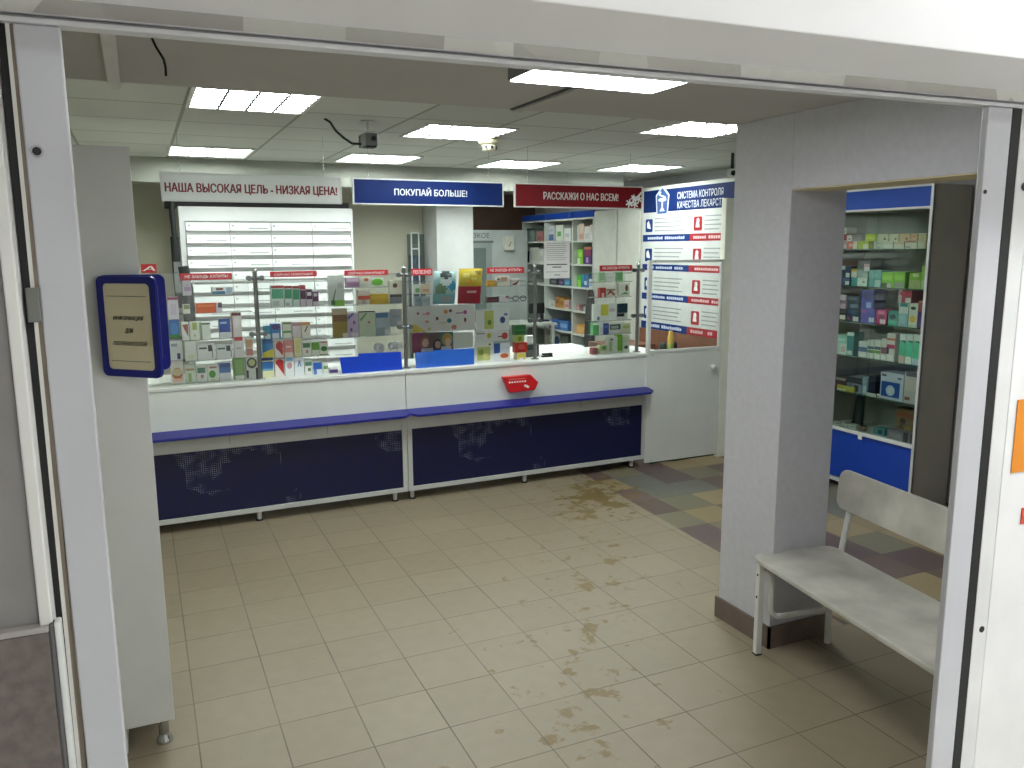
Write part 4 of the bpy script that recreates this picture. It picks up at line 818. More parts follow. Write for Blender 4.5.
MB().box((0.032, 0.008, zp + 0.024), (W - 0.022, 0.012, zt_ - 0.02), CLEAR).build('pane', hd)
kn = PY(711, 366, YD); MB().lathe([(0.0, -0.055), (0.018, -0.053), (0.028, -0.042), (0.025, -0.028), (0.011, -0.018), (0.013, 0.0)], mat('#e6e8e6', 0.25), M=Matrix.Translation((kn.x - hl, 0, kn.z)) @ Matrix.Rotation(-math.pi / 2, 4, 'X')).build('knob', hd)
jp = MB().box((0, 0, 0), (PY(736, 400, YD).x - hr_ - 0.004, 0.06, PY(728, 198, YD).z), mat('#eceee2', 0.5)).build('door_post', None, (hr_ + 0.004, YD, 0), bevel=0.002); tag(jp, 'pale upright post between the half door and the grey pillar', 'post')
cbm = MB().tube([PY(u, v, YD + 0.05) * 1 if False else Vector((PY(u, 460, YD + 0.05).x, YD + 0.05 + 0.01 * math.sin(i * 2), 0.008 + 0.004 * (i % 2))) for i, (u, v) in enumerate([(650, 0), (662, 0), (675, 0), (690, 0), (704, 0), (716, 0)])], 0.007, mat('#1d4a3c', 0.5)); tag(cbm.build('door_gap_shadow'), 'dark green tube standing for the shadow in the gap under the half door', 'cable')  # dark tube drawn in place of the shadow in the gap below the door

# ------------------------------------------------------------------ white wall cupboards and the poster along the far right wall
XW = 4.73
def cupboard(y_far, y_near, zt, label, doors=1):
    L_ = y_far - y_near
    c = empty('tall_cabinet', (XW, y_far, 0), -math.pi / 2); tag(c, label, 'cupboard', 'plain white cupboards along the right wall')
    MB().box((0, 0.02, 0.0), (L_, X1 - XW - 0.01, zt), mat('#b5b8b0', 0.5)).build('body', c)
    MB().box((0.004, 0, 0.08), (L_ - 0.008, 0.018, zt), mat('#c6c9c0', 0.45)).build('door', c, bevel=0.002)
yA, yB, yC = PX(594, 230, XW).y, PX(617, 230, XW).y, PX(640, 230, XW).y
cupboard(yA, yB + 0.012, 2.245, 'plain pale cupboard directly right of the open medicine shelves')
cupboard(yB - 0.012, yC, 2.245, 'plain pale cupboard left of the quality poster')
yN = PX(737, 190, XW).y
pw = MB().box((0.02, 0.012, PX(719, 337.5, XW).z - 0.02), (yC - yN, X1 - XW - 0.01, 2.44), mat('#c9ccc3', 0.5)).box((0.02, 0.004, 0), (yC - yN, X1 - XW - 0.01, PX(719, 337.5, XW).z - 0.02), mat('#7c5340', 0.5, var=0.1)).build('poster_cupboard', None, (XW, yC, 0), -math.pi / 2); tag(pw, 'tall pale cupboard whose side carries the quality control poster', 'cupboard')
ps = empty('quality_poster', (XW + 0.01, PX(643.5, 192, XW).y, 0.92), -math.pi / 2); tag(ps, 'large white poster with blue and red bands behind the half door', 'poster')
PW = PX(643.5, 192, XW).y - PX(735, 183, XW).y; Z0 = 0.92
def pz(u, v): return PX(u, v, XW).z - Z0
def pu(u, v): return PX(643.5, 192, XW).y - PX(u, v, XW).y
PWc = pu(721, 220)
zb9 = PX(719, 337.5, XW).z - Z0
sheet_ = MB().box((0, -0.003, zb9), (PWc + 0.1, 0.0, 2.41 - Z0), mat('#cfd3d1', 0.5, name='poster white')).build('sheet', ps)
PB = mat('#04225c', 0.6, spec=0.2); PB2 = mat('#123678', 0.6, spec=0.2); PR = mat('#a8242f', 0.4)
bz0 = pz(644, 213)
MB().box((0, -0.0045, bz0), (PW, -0.0032, pz(644, 191.5)), PB).build('blue_banner', sheet_)
lettering('СИСТЕМА КОНТРОЛЯ', sheet_, (pu(677, 196) + pu(723, 191)) / 2, -0.0055, (pz(677, 195.2) + pz(723, 191.5)) / 2, pu(723, 191) - pu(677, 196), 0.066, mat('#c9cfd8', 0.6), thick=0.0005)
lettering('КАЧЕСТВА ЛЕКАРСТВ', sheet_, (pu(677, 205) + pu(724, 203)) / 2, -0.0055, (pz(677, 204.2) + pz(722, 202.3)) / 2, pu(724, 203) - pu(677, 205), 0.066, mat('#c9cfd8', 0.6), thick=0.0005)
em = MB(); ex_, ez_ = pu(662, 200), pz(662, 200.5); a_ = (pu(668.5, 200) - pu(655, 200)) / 2; h_ = 0.15
em.prism([(ex_ - a_ * 0.8, ez_ - h_), (ex_ + a_ * 0.8, ez_ - h_), (ex_ + a_, ez_ + h_ * 0.35), (ex_, ez_ + h_), (ex_ - a_, ez_ + h_ * 0.35)], -0.0056, -0.0047, mat('#cfd8e2', 0.4))
em.prism([(ex_ - a_ * 0.68, ez_ - h_ * 0.86), (ex_ + a_ * 0.68, ez_ - h_ * 0.86), (ex_ + a_ * 0.84, ez_ + h_ * 0.3), (ex_, ez_ + h_ * 0.82), (ex_ - a_ * 0.84, ez_ + h_ * 0.3)], -0.006, -0.0057, mat('#34558f', 0.5))
em.ell(ex_, ez_ + h_ * 0.05, a_ * 0.6, h_ * 0.12, -0.0064, -0.0061, mat('#d5dce6', 0.4)).box((ex_ - 0.012, -0.0064, ez_ - h_ * 0.5), (ex_ + 0.012, -0.0061, ez_), mat('#d5dce6', 0.4)).prism([(ex_ - a_ * .4, ez_ - h_ * .7), (ex_ + a_ * .4, ez_ - h_ * .7), (ex_, ez_ - h_ * .35)], -0.0064, -0.0061, mat('#d5dce6', 0.4))
em.tube([(ex_ + a_ * 0.45 * math.cos(t * 1.2), -0.007, ez_ + h_ * (0.15 + 0.11 * t)) for t in [i * 0.4 for i in range(10)]], 0.008, mat('#dfe6ee', 0.4), 6)
em.build('snake_and_bowl_emblem', sheet_)
umid = pu(689, 240)
GRY = mat('#9aa0a2', 0.6); WTX = mat('#c9d2e6', 0.6)
for k, (vt, vb_) in enumerate(((234.8, 241.5), (264.2, 270.4), (293.2, 299.6), (321.8, 329.0))):
    z1, z0 = pz(652, vt), pz(652, vb_)
    MB().box((0, -0.0045, z0), (umid, -0.0032, z1), PB2).build('blue_band', sheet_); MB().box((umid, -0.0045, z0), (PWc + 0.06, -0.0032, z1), PR).build('red_band', sheet_)
    random.seed(k); tx = MB()
    for x0_, x1_, mm in ((0.09, umid - 0.1, WTX), (umid + 0.06, PWc + 0.03, mat('#e2c3c4', 0.6))):
        x = x0_
        while x < x1_:
            wd = random.uniform(0.02, 0.03)
            if random.random() > 0.14: tx.box((x, -0.0056, z0 + (z1 - z0) * 0.3), (x + wd, -0.0046, z0 + (z1 - z0) * random.uniform(0.62, 0.72)), mm)
            x += wd + 0.008
    zi = z1 + 0.028
    ic = MB().prism(rrect(0.045, zi, 0.17, zi + 0.13, 0.015), -0.0046, -0.0032, PB2).prism([(0.075, zi + 0.04), (0.14, zi + 0.03), (0.125, zi + 0.075), (0.1, zi + 0.115), (0.07, zi + 0.09)], -0.0056, -0.0047, PAPER)
    ic.build('blue_icon', sheet_)
    u0_ = umid + 0.06
    ic = MB().prism(rrect(u0_, zi, u0_ + 0.125, zi + 0.13, 0.015), -0.0046, -0.0032, PR).ell(u0_ + 0.062, zi + 0.092, 0.024, 0.024, -0.0056, -0.0047, PAPER).prism([(u0_ + 0.03, zi + 0.03), (u0_ + 0.09, zi + 0.03), (u0_ + 0.08, zi + 0.075), (u0_ + 0.04, zi + 0.1)], -0.0056, -0.0047, PAPER)
    ic.build('red_icon', sheet_)
    for i in range(4):
        zz = zi + 0.125 - i * 0.04
        tx.box((0.21, -0.004, zz), (umid - 0.1 - 0.03 * (i % 3), -0.0031, zz + 0.012), GRY).box((u0_ + 0.16, -0.004, zz), (PWc + 0.02 - 0.05 * (i % 2), -0.0031, zz + 0.012), GRY)
    tx.build('small_print', sheet_)
# brown desk seen through the half door, with a few things on it
dk = empty('brown_desk', (3.80, 3.20, 0)); tag(dk, 'brown desk with a white top edge, seen through the half door', 'desk')
ZD = 0.86
MB().box((0, 0, ZD - 0.03), (0.62, 0.7, ZD), WHITE).build('top', dk, bevel=0.003); MB().box((0.0, 0.02, 0.03), (0.60, 0.05, ZD - 0.03), mat('#6a4a38', 0.5, var=0.1)).build('front_panel', dk)
for a in (0.0, 0.58): MB().box((a, 0.05, 0), (a + 0.02, 0.68, ZD - 0.03), mat('#6a4a38', 0.5, var=0.1)).build('side_panel', dk)
bd2 = MB().box((0, 0, 0), (0.5, 0.5, 0.86), mat('#7c5340', 0.5, var=0.1)).build('brown_cabinet', None, (4.2, 3.92, 0)); tag(bd2, 'low brown cabinet behind the brown desk near the poster', 'cabinet')
pb = PY(670.5, 345, 3.3)
bt = empty('bottle_pack', (pb.x, 3.3, ZD)); tag(bt, 'yellow and green bottle on the brown desk behind the half door', 'bottle')
MB().lathe([(0, 0), (0.028, 0), (0.03, 0.01), (0.03, 0.13), (0.024, 0.15), (0, 0.15)], mat('#a9c060', 0.4)).build('body', bt); MB().lathe([(0.0305, 0.08), (0.0305, 0.14), (0.02, 0.175), (0.018, 0.20), (0, 0.2)], mat('#d8b85a', 0.4)).build('cap', bt)
for dx, c, lab in ((-0.07, '#1f3a38', 'dark green ink jar beside the yellow and green bottle'), (0.055, '#20242a', 'black jar right of the yellow and green bottle')):
    o = MB().lathe([(0, 0), (0.03, 0), (0.032, 0.02), (0.03, 0.075), (0.02, 0.09), (0, 0.09)], mat(c, 0.4)).build('desk_jar', None, (pb.x + dx, 3.32, ZD)); tag(o, lab, 'jar')

# ------------------------------------------------------------------ open shelving with medicines further along the right wall
yS0, yS1 = PX(522, 220, XW).y, yA + 0.008
LS = yS0 - yS1
shf = empty('open_shelving', (XW, yS0, 0), -math.pi / 2); tag(shf, 'white open shelving with a blue header and medicines, behind the counter under the red sign', 'shelving')
ds = [yS0 - PX(u, 240, XW).y for u in (544.3, 572)]
DSH = 0.36
zsh = [1.918, 1.64, 1.365, 1.078, 0.797, 0.50, 0.2]
hz0, hz1 = 2.185, 2.262
SHW = mat('#c3c9c3', 0.5, name='shelf white')
for x in [0.0] + ds + [LS - 0.02]: MB().box((x, 0.0, 0), (x + 0.02, DSH, hz0), SHW).build('upright', shf)
for z in zsh + [hz0]: MB().box((0.0, 0.004, z - 0.018), (LS, DSH, z), SHW).build('shelf', shf)
MB().box((0, DSH, 0), (LS, DSH + 0.01, hz0), mat('#9aa59a', 0.6)).build('back_panel', shf)
for a, b in ((0.0, ds[1] - 0.005), (ds[1] + 0.025, LS)): MB().box((a, 0.0, hz0 + 0.004), (b, 0.02, hz1), mat('#123f9c', 0.35)).build('blue_header', shf)
MB().box((0, 0.02, hz0), (LS, DSH, hz1 + 0.003), SHW).build('top_box', shf)
def on(n): return 'on the %s shelf of the open shelving' % n
GS = 'medicines on the open shelving'; XI = XW + 0.06
row_x([(526, 535, 228.5, '#6f8a84', [(0, .85, 1, 1, '#2c3c3a'), (.1, .1, .9, .7, '#88a49c')], 'grey-green jar-like box with a dark lid', {'n': 'medicine_jar', 'c': 'jar'}), (536.5, 543, 231, '#b07a78', [(.1, .1, .9, .5, '#a0605c')], 'dull pink packet'),
       (548, 554.3, 226, '#c9cfd0', [(.1, .05, .9, .45, '#4a6a9c'), (.2, .6, .8, .8, '#b0b8c4')], 'white and blue box'), (556, 563.3, 225, '#d0d8ca', [(.2, .3, .7, .6, '#5a9a4c')], 'white box with a green mark'), (564, 571, 228.3, '#d2d6d2', [(.2, .3, .8, .6, '#b4b8b4')], 'squat white box'),
       (573.8, 578.7, 225.5, '#d0d6d4', [(.1, .2, .9, .4, '#b0b8b8')], 'tall white box beside the upright'), (579, 584, 223.8, '#cdb9a8', [(.1, .1, .9, .4, '#b8907c')], 'tall tan box'), (584.3, 589.6, 226.5, '#d6d6d2', [(.2, .1, .8, .5, '#c0c0be')], 'white box near the right end'), (589.8, 592.6, 225, '#d2c9c2', [(.1, .0, .9, .6, '#dcdcda')], 'narrow white box at the right end')], XI, zsh[0], 0.12, on('top'), GS)
row_x([(523.6, 527.8, 251, '#1f3f6c', [(.1, .75, .9, 1, '#9aa8b4')], 'small dark blue bottle-like box'), (529.3, 538.4, 247.5, '#cdcfc6', [(.1, .15, .9, .85, '#bdbfb4')], 'cream box in the far bay'), (539.4, 543.6, 249, '#c6cac4', [(.2, .1, .8, .5, '#b0b4ae')], 'narrow white box in the far bay'),
       (573.6, 576.6, 257, '#a08c7c', [(0, .7, 1, 1, '#6a5a4c')], 'small tan pot'), (577.3, 583, 249.5, '#78b83c', [(0, 0, .5, .4, '#c9d8b4'), (.3, .5, .8, .8, '#a4d45c')], 'lime green pack in the near bay'), (584, 591.6, 247, '#4a2a64', [(0, .85, 1, 1, '#b0704a'), (.1, .5, .9, .8, '#7a2c4c'), (.3, .1, .6, .4, '#a49ac4')], 'purple pack with an orange top')], XI, zsh[1], 0.12, on('second'), GS)
row_x([(545.6, 549.5, 278.8, '#7fae4c', [(.1, .2, .9, .6, '#98c45c')], 'lime box'), (549.8, 557.2, 278.6, '#2f3438', [(.2, .3, .8, .7, '#6a7074')], 'dark grey box'), (558.6, 564, 279, '#3c2c4c', [(.2, .3, .8, .6, '#7a6a8c')], 'dark purple box'), (564.3, 570, 279.5, '#4a8aa8', [(.2, .3, .8, .6, '#7ab4c8')], 'light blue box left of the upright'),
       (573.7, 576.2, 277, '#4a7ac0', [(.1, .2, .9, .5, '#9ab8dc')], 'narrow blue box'), (576.5, 581.3, 275.5, '#4aa83c', [(.3, .0, .9, .6, '#8ac83c')], 'green bottle-like box'), (581.8, 588.5, 274.5, '#1f5a94', [(0, .3, .3, 1, '#2c8a9c'), (.4, .2, .8, .5, '#c9d8e4')], 'blue box with a teal edge'), (588.9, 592, 279, '#c4ccd4', [(.1, .2, .9, .5, '#8aa0b8')], 'small white box at the right end')], XI, zsh[2], 0.12, on('third'), GS)
row_x([(545.6, 549.8, 298, '#c9cdcd', [(.1, .3, .6, .9, '#3a4048')], 'white box with a dark mark'), (550.2, 554.8, 300, '#b8bcb4', [(.2, .2, .8, .5, '#9a9e96')], 'grey-white box'), (555, 559.3, 297, '#a8743c', [('o', .5, .6, .35, .25, '#7a4c2c')], 'brown box of honey colour, left one'), (559.5, 564, 298, '#b0883c', [('o', .5, .5, .35, .25, '#8a5a2c')], 'brown box of honey colour, right one'), (564.3, 569.4, 300, '#bda4a0', [(.1, .2, .9, .5, '#a87a7c')], 'dusty pink box'),
       (575.5, 579.3, 304.5, '#a07a74', [(.1, .2, .9, .6, '#b89a94')], 'low reddish packet, left one'), (579.8, 583, 305, '#6a4c4c', [(.1, .2, .9, .6, '#8a6a6a')], 'low dark red packet, middle one'), (583.3, 587, 306.5, '#8a9298', [(.1, .2, .9, .6, '#a4acb0')], 'low grey packet, right one')], XI, zsh[3], 0.12, on('fourth'), GS)
row_x([(546, 551, 321.5, '#b89aa4', [(.1, .2, .9, .6, '#a05a74')], 'pink packet'), (551.5, 559, 319.5, '#3f6ab0', [(.1, .2, .9, .6, '#6a94cc')], 'blue packet, left one'), (559.4, 567.8, 321, '#4a78b8', [(.1, .3, .9, .7, '#8ab0dc')], 'blue packet, right one'), (549, 556, 312.5, '#6a9a74', [(.1, .2, .9, .6, '#7fae84')], 'pale green packet at the back', {'dx': 0.16}),
       (573.8, 584.5, 324.5, '#c9964c', [(.05, .2, .95, .8, '#d8ae6c')], 'long orange-tan box')], XI, zsh[4], 0.12, on('fifth'), GS)
row_x([(546, 552, 336, '#cdd2cc', [(.1, .2, .9, .6, '#b4bab2')], 'white packet, left one'), (552.4, 560, 333, '#cdd4d6', [('o', .6, .6, .35, .25, '#3a5a9c')], 'white packet with a blue flower'), (560.5, 568, 336, '#5a6460', [(.1, .2, .9, .6, '#7a847e')], 'dark grey packet')], XI, zsh[5], 0.12, on('sixth'), GS)
# notice hung by threads above the third post
n0, n1 = PY(544, 241, 3.2), PY(569.5, 278, 3.2)
nt_ = empty('paper_notice', ((n0.x + n1.x) / 2, 3.2, n1.z)); tag(nt_, 'white printed paper notice hanging in front of the open shelving', 'notice')
nw, nh = (n1.x - n0.x) / 2, n0.z - n1.z
MB().box((-nw, -0.001, 0), (nw, 0.001, nh), PAPER).build('paper', nt_)
pr = MB(); random.seed(3)
for i in range(9): pr.box((-nw * 0.82, -0.0018, nh * (0.93 - i * 0.055)), (nw * random.uniform(0.55, 0.85), -0.0011, nh * (0.93 - i * 0.055) + 0.004), mat('#9ea2a4', 0.7))
pr.box((-nw * .8, -0.0018, nh * .36), (nw * .8, -0.0011, nh * .385), INK).box((-nw * .35, -0.0018, nh * .29), (nw * .35, -0.0011, nh * .315), INK).box((-nw * .85, -0.0018, nh * .17), (nw * .85, -0.0011, nh * .18), mat('#7a7e80', 0.7)).box((-nw * .2, -0.0018, nh * .08), (nw * .25, -0.0011, nh * .1), mat('#6a6e70', 0.7))
pr.build('printing', nt_)
for sx in (-1, 1): MB().cyl((sx * nw * 0.9, 0, nh), (sx * nw * 0.9, 0, CEIL - n1.z), 0.0008, mat('#b9bdbd', 0.5), 5).build('thread', nt_)
# black coat hanging at the near end of the shelving
ct = PX(588, 325, XW - 0.10)
c_ = MB().prism([(-0.06, -0.62), (0.07, -0.62), (0.085, -0.2), (0.05, 0.1), (0.02, 0.16), (-0.02, 0.14), (-0.07, -0.1), (-0.09, -0.4)], -0.03, 0.03, mat('#17181b', 0.8, var=0.3, scale=12)).build('hanging_coat', None, (XW - 0.035, ct.y + 0.07, 1.20), -math.pi / 2, 0.015, 3); tag(c_, 'black coat hanging in front of the lower right of the open shelving', 'coat')
# white curved desk end inside the counter
p = PY(560, 347, 3.45)
wd_ = empty('inner_desk', (2.75, 3.25, 0)); tag(wd_, 'white desk with a rounded end standing inside the counter', 'desk')
dp = [(0, 0), (0.62, 0), (0.78, 0.06), (0.84, 0.2), (0.84, 0.42), (0, 0.42)]; n = len(dp); dm = MB()
ZK = PY(560, 347, 3.45).z
dm.add([(x, y, ZK - 0.03) for x, y in dp] + [(x, y, ZK) for x, y in dp], [list(range(n - 1, -1, -1)), list(range(n, 2 * n))] + [[i, (i + 1) % n, n + (i + 1) % n, n + i] for i in range(n)], WHITE)
dm.build('top', wd_, bevel=0.004)
for a in (0.02, 0.78): MB().box((a, 0.21, 0), (a + 0.03, 0.40, ZK - 0.03), OFFW).build('leg', wd_)

# ------------------------------------------------------------------ white drawer cabinet on the back wall
YC = 4.62
c0, c1 = PY(178, 208, YC), PY(352, 207, YC)
dc = empty('drawer_cabinet', (c0.x, YC, 0)); W = c1.x - c0.x; ZT = (c0.z + c1.z) / 2; tag(dc, 'big white cabinet of small labelled medicine drawers behind the counter', 'drawer cabinet')
DW = mat('#e3e6e6', 0.35, var=0.015, name='white drawer metal')
MB().box((0, 0.012, 0.08), (W, 0.5, ZT), mat('#c3c7c6', 0.5)).build('body', dc)
zf = 2.085
MB().box((0, -0.008, zf), (W, 0.012, ZT), DW).box((0, -0.008, 0.08), (0.042, 0.012, zf), DW).box((W - 0.022, -0.008, 0.08), (W, 0.012, zf), DW).build('front_frame', dc, bevel=0.002)
MB().box((0.02, 0.03, 0), (W - 0.02, 0.48, 0.08), DARK).build('plinth', dc)
cols = [PY(u, 221, YC).x - c0.x for u in (185, 229, 270, 311, 349.5)]; rh = 0.1065
TXT = mat('#9aa0a4', 0.6)
k_ = 0
for rI in range(15):
    for cI in range(4):
        xL, xR = cols[cI] + 0.003, cols[cI + 1] - 0.003; w_ = xR - xL
        m = MB(); m.add([(0, -0.004, 0.0), (w_, -0.004, 0.0), (w_, -0.004, 0.024), (0, -0.004, 0.024), (0, -0.040, 0.030), (w_, -0.040, 0.030), (w_, -0.014, 0.100), (0, -0.014, 0.100), (0, 0.01, 0.1), (w_, 0.01, 0.1), (0, 0.01, 0), (w_, 0.01, 0)],
                        [(0, 1, 2, 3), (3, 2, 5, 4), (4, 5, 6, 7), (7, 6, 9, 8), (8, 9, 11, 10), (10, 11, 1, 0), (0, 3, 4, 7, 8, 10), (1, 11, 9, 6, 5, 2)], DW)
        random.seed(rI * 4 + cI)
        m.add([(0.012, -0.0376, 0.079 - 0.01), (0.05, -0.0376, 0.069), (0.05, -0.033, 0.082), (0.012, -0.033, 0.082)], [(0, 1, 2, 3)], mat('#b8bcbc', 0.6)) if False else None
        def slant(x0_, x1_, s0, s1, mm):
            y_ = lambda s: -0.040 + 0.026 * s - 0.0008; z_ = lambda s: 0.030 + 0.070 * s
            m.add([(x0_, y_(s0), z_(s0)), (x1_, y_(s0), z_(s0)), (x1_, y_(s1), z_(s1)), (x0_, y_(s1), z_(s1))], [(0, 1, 2, 3)], mm)
        slant(0.014, 0.034, 0.5, 0.72, mat('#a9aeb0', 0.6))
        if random.random() < 0.55: slant(w_ * 0.45, w_ * 0.92, 0.22, 0.36, TXT)
        o = m.build('drawer', dc); o.location = (xL, -0.010, zf - 0.006 - (rI + 1) * rh + 0.0)
# dark things hanging left of the drawers
um_ = PY(176, 265, 4.5)
hu = MB().tube([(0, 0, 0.80), (0, 0, 0.62), (0.004, 0, 0.45)], 0.022, mat('#12171a', 0.6)).tube([(0.004, 0, 0.45), (0.004, 0, 0.05), (0.01, 0, -0.15)], 0.035, mat('#12171a', 0.6)).tube([(0.05, -0.01, 0.2), (0.075, -0.01, 0.0), (0.08, -0.01, -0.4)], 0.05, mat('#1a1f22', 0.7)).box((-0.02, -0.04, -0.02), (0.035, -0.035, 0.24), mat('#6d7272', 0.6))
o = hu.build('folded_umbrella', None, (um_.x, 4.5, 1.50)); tag(o, 'black folded umbrella and strap hanging left of the white drawer cabinet', 'umbrella')
hk = MB().box((-0.04, 0.0, -0.02), (0.12, 0.10, 0.0), DARK).cyl((0, 0.0, -0.02), (0, 0.0, 0.02), 0.012, DARK).build('wall_hook', None, (um_.x, 4.5, 2.31)); tag(hk, 'dark bracket from which the black umbrella hangs', 'hook')
bt_ = MB().box((0, 0, 0), (PY(350, 204, 4.6).x - PY(166, 204, 4.6).x, 0.5, 0.05), BLACK).build('cabinet_top_shadow', None, (PY(166, 204, 4.6).x, YC + 0.02, ZT + 0.001)); tag(bt_, 'black slab standing for the shadow on top of the white drawer cabinet', 'board')  # shadow above the drawers, modelled as a black slab
# glazed white-framed door leaf and blue things right of the plain wall
fx0 = PY(410, 250, 5.1); fx1 = PY(418.5, 250, 5.1)
gd = empty('glass_cabinet', (fx0.x, 5.06, 0)); tag(gd, 'narrow white-framed glass cabinet left of the white back pillar', 'glass cabinet')
gz = PY(414, 232, 5.06).z; gm_ = PY(414, 249.5, 5.06).z; gw = fx1.x - fx0.x
f = MB()
for a in (0, gw - 0.012): f.box((a, 0, 0), (a + 0.012, 0.015, gz), WHITE)
for z in (0, gm_, gz - 0.014): f.box((0.012, 0, z), (gw - 0.012, 0.015, z + 0.014), WHITE)
f.build('frame', gd); MB().box((0.012, 0.005, 0.014), (gw - 0.012, 0.008, gz - 0.014), CABGL).build('pane', gd); MB().box((0, 0.12, 0), (gw + 0.10, 0.13, gz - 0.02), mat('#767f7a', 0.7)).box((0.01, 0.03, 0.4), (gw + 0.02, 0.11, gm_ - 0.06), mat('#2a4a6c', 0.5, var=0.6, scale=14)).build('blue_contents', gd)
# door and boxes on the far partition
dl, dr2 = PY(468, 250, 7.0).x, PY(491.5, 250, 7.0).x; zd_ = PY(480, 243, 7.0).z
bd = MB().box((dl, 6.985, 0.01), (dr2, 7.0, zd_), mat('#9aa5a3', 0.5)).box((dl, 6.975, zd_), (dr2 + 0.02, 7.0, zd_ + 0.03), mat('#70787a', 0.5)).box((PY(473, 250, 6.98).x, 6.978, 0.9), (PY(486, 250, 6.98).x, 6.984, PY(480, 248, 6.98).z), mat('#6f7d7a', 0.5)); bd = bd.build('door_2'); struct(bd)
wt = empty('wall_lettering', (PY(479, 237, 6.99).x, 6.99, 0)); tag(wt, 'faint dark lettering sign on the far partition above the grey door', 'sign')
zt2 = PY(480, 235.5, 6.99).z
lettering('УЗКОЕ', wt, 0, -0.001, zt2, 0.30, 0.065, mat('#5a6468', 0.6)); lettering('помещение', wt, 0.03, -0.001, zt2 - 0.09, 0.24, 0.04, mat('#5a6468', 0.6))
b0, b1 = PY(503.5, 236, 6.98), PY(513.2, 250, 6.98)
wc = empty('wall_box', ((b0.x + b1.x) / 2, 7.0, b1.z)); tag(wc, 'small white box with a tick mark on the far partition beside the open shelving', 'wall box'); hw = (b1.x - b0.x) / 2; hh = b0.z - b1.z
MB().box((-hw, -0.06, 0), (hw, 0, hh), mat('#d2d3c6', 0.5)).build('case', wc, bevel=0.008); MB().prism([(-hw * .3, hh * .3), (-hw * .1, hh * .2), (hw * .4, hh * .55), (hw * .3, hh * .62), (-hw * .1, hh * .35)], -0.062, -0.0605, mat('#8a8f6a', 0.5)).build('tick_mark', wc)
# fallen-in dark dresser and small screen beyond the counter
p = PY(541, 316, 6.4)
tv = empty('small_monitor', (p.x, 6.4, 0.9)); tag(tv, 'black flat monitor on the far table behind the third chrome post', 'monitor')
m0, m1 = PY(529.5, 303.5, 6.4), PY(544, 313, 6.4)
MB().box((m0.x - p.x, -0.02, m1.z - 0.9), (m1.x - p.x, 0.02, m0.z - 0.9), BLACK).build('screen', tv, bevel=0.004); MB().cyl((0, 0, 0.02), (0, 0, m1.z - 0.9 + 0.02), 0.02, DARK).box((-0.08, -0.08, 0), (0.08, 0.08, 0.02), DARK).build('stand', tv)
ft = empty('far_table', (3.70, 6.1, 0)); tag(ft, 'pale table against the far partition carrying the black monitor', 'table')
MB().box((0, 0, 0.87), (1.0, 0.6, 0.90), SHW).build('top', ft)
for a, c in ((0.02, 0.02), (0.94, 0.02), (0.02, 0.54), (0.94, 0.54)): MB().box((a, c, 0), (a + 0.04, c + 0.04, 0.87), SHW).build('leg', ft)
# ------------------------------------------------------------------ glass display cabinet in the side room
ycF, ycN = PX(843.5, 191, XW).y + 0.10, PX(932.5, 184, XW).y - 0.022
LC = ycF - ycN; ZC = 2.245
dcab = empty('display_cabinet', (XW, ycF, 0), -math.pi / 2); tag(dcab, 'tall glass display cabinet with blue header and base, seen past the grey pillar', 'display cabinet')
CABW = mat('#cfd3cf', 0.4); CGREY = mat('#b7b3a8', 0.6, var=0.06, name='grey laminate side')
DEP = 0.36
zdeck = 0.472; zlow = 0.07
MB().box((LC - 0.018, 0, 0.0), (LC, DEP, ZC), CGREY).build('side_panel', dcab); MB().box((0, 0, 0.0), (0.018, DEP, ZC), CGREY).build('side_panel', dcab)
MB().box((0.018, DEP - 0.012, 0.1), (LC - 0.018, DEP, ZC), mat('#8f978c', 0.6)).build('back_panel', dcab)
MB().box((0.018, 0.01, 2.10), (LC - 0.018, 0.03, ZC - 0.012), mat('#0c4cb8', 0.45)).build('blue_header', dcab); MB().box((0.018, 0.012, zlow + 0.012), (LC - 0.018, 0.03, zdeck - 0.02), mat('#0a3ea8', 0.45)).build('blue_base', dcab)
MB().box((0.018, 0.03, ZC - 0.02), (LC - 0.018, DEP, ZC), CABW).box((0.018, 0.03, 2.085), (LC - 0.018, DEP - 0.012, 2.10), CABW).build('top', dcab)
MB().box((0.018, 0.0, zdeck - 0.02), (LC - 0.018, DEP - 0.012, zdeck), CABW).box((0.018, 0.02, zlow - 0.02), (LC - 0.018, DEP - 0.012, zlow), CABW).build('deck', dcab)
fr = MB().box((LC - 0.02, -0.008, zlow - 0.02), (LC, 0.01, ZC), ALU).box((0, -0.008, zlow - 0.02), (0.02, 0.01, ZC), ALU)
for z in (ZC - 0.012, 2.088, zdeck - 0.022, zlow - 0.02): fr.box((0.02, -0.008, z), (LC - 0.02, 0.01, z + 0.014), ALU)
fr.build('aluminium_frame', dcab)
xm = ycF - PX(871, 300, XW).y
MB().box((0.02, 0.012, zdeck), (xm + 0.01, 0.016, 2.088), CABGL).build('sliding_pane', dcab); MB().box((xm - 0.01, 0.022, zdeck), (LC - 0.02, 0.026, 2.088), CABGL).build('sliding_pane', dcab)
MB().box((0.04, 0.05, 0.0), (LC - 0.04, DEP - 0.03, zlow - 0.02), DARK).build('plinth', dcab)
XS = XW + 0.05; XP = XW + 0.055
lz = PX(843, 433, XW); MB().box((ycF - PX(861, 436, XW).y - 0.018, -0.012, zdeck - 0.05), (ycF - PX(861, 436, XW).y + 0.018, -0.008, zdeck - 0.01), CABW).build('lock', dcab)
shz = [PX(885, v, XP).z for v in (248.8, 287.3, 324.8, 360.5, 398.8)]
for z in shz: MB().box((0.018, 0.03, z - 0.006), (LC - 0.018, DEP - 0.02, z), mat('#4a6a5c', 0.15, name='green glass shelf edge')).build('glass_shelf', dcab)
def cs(n): return 'on the %s display cabinet shelf' % n
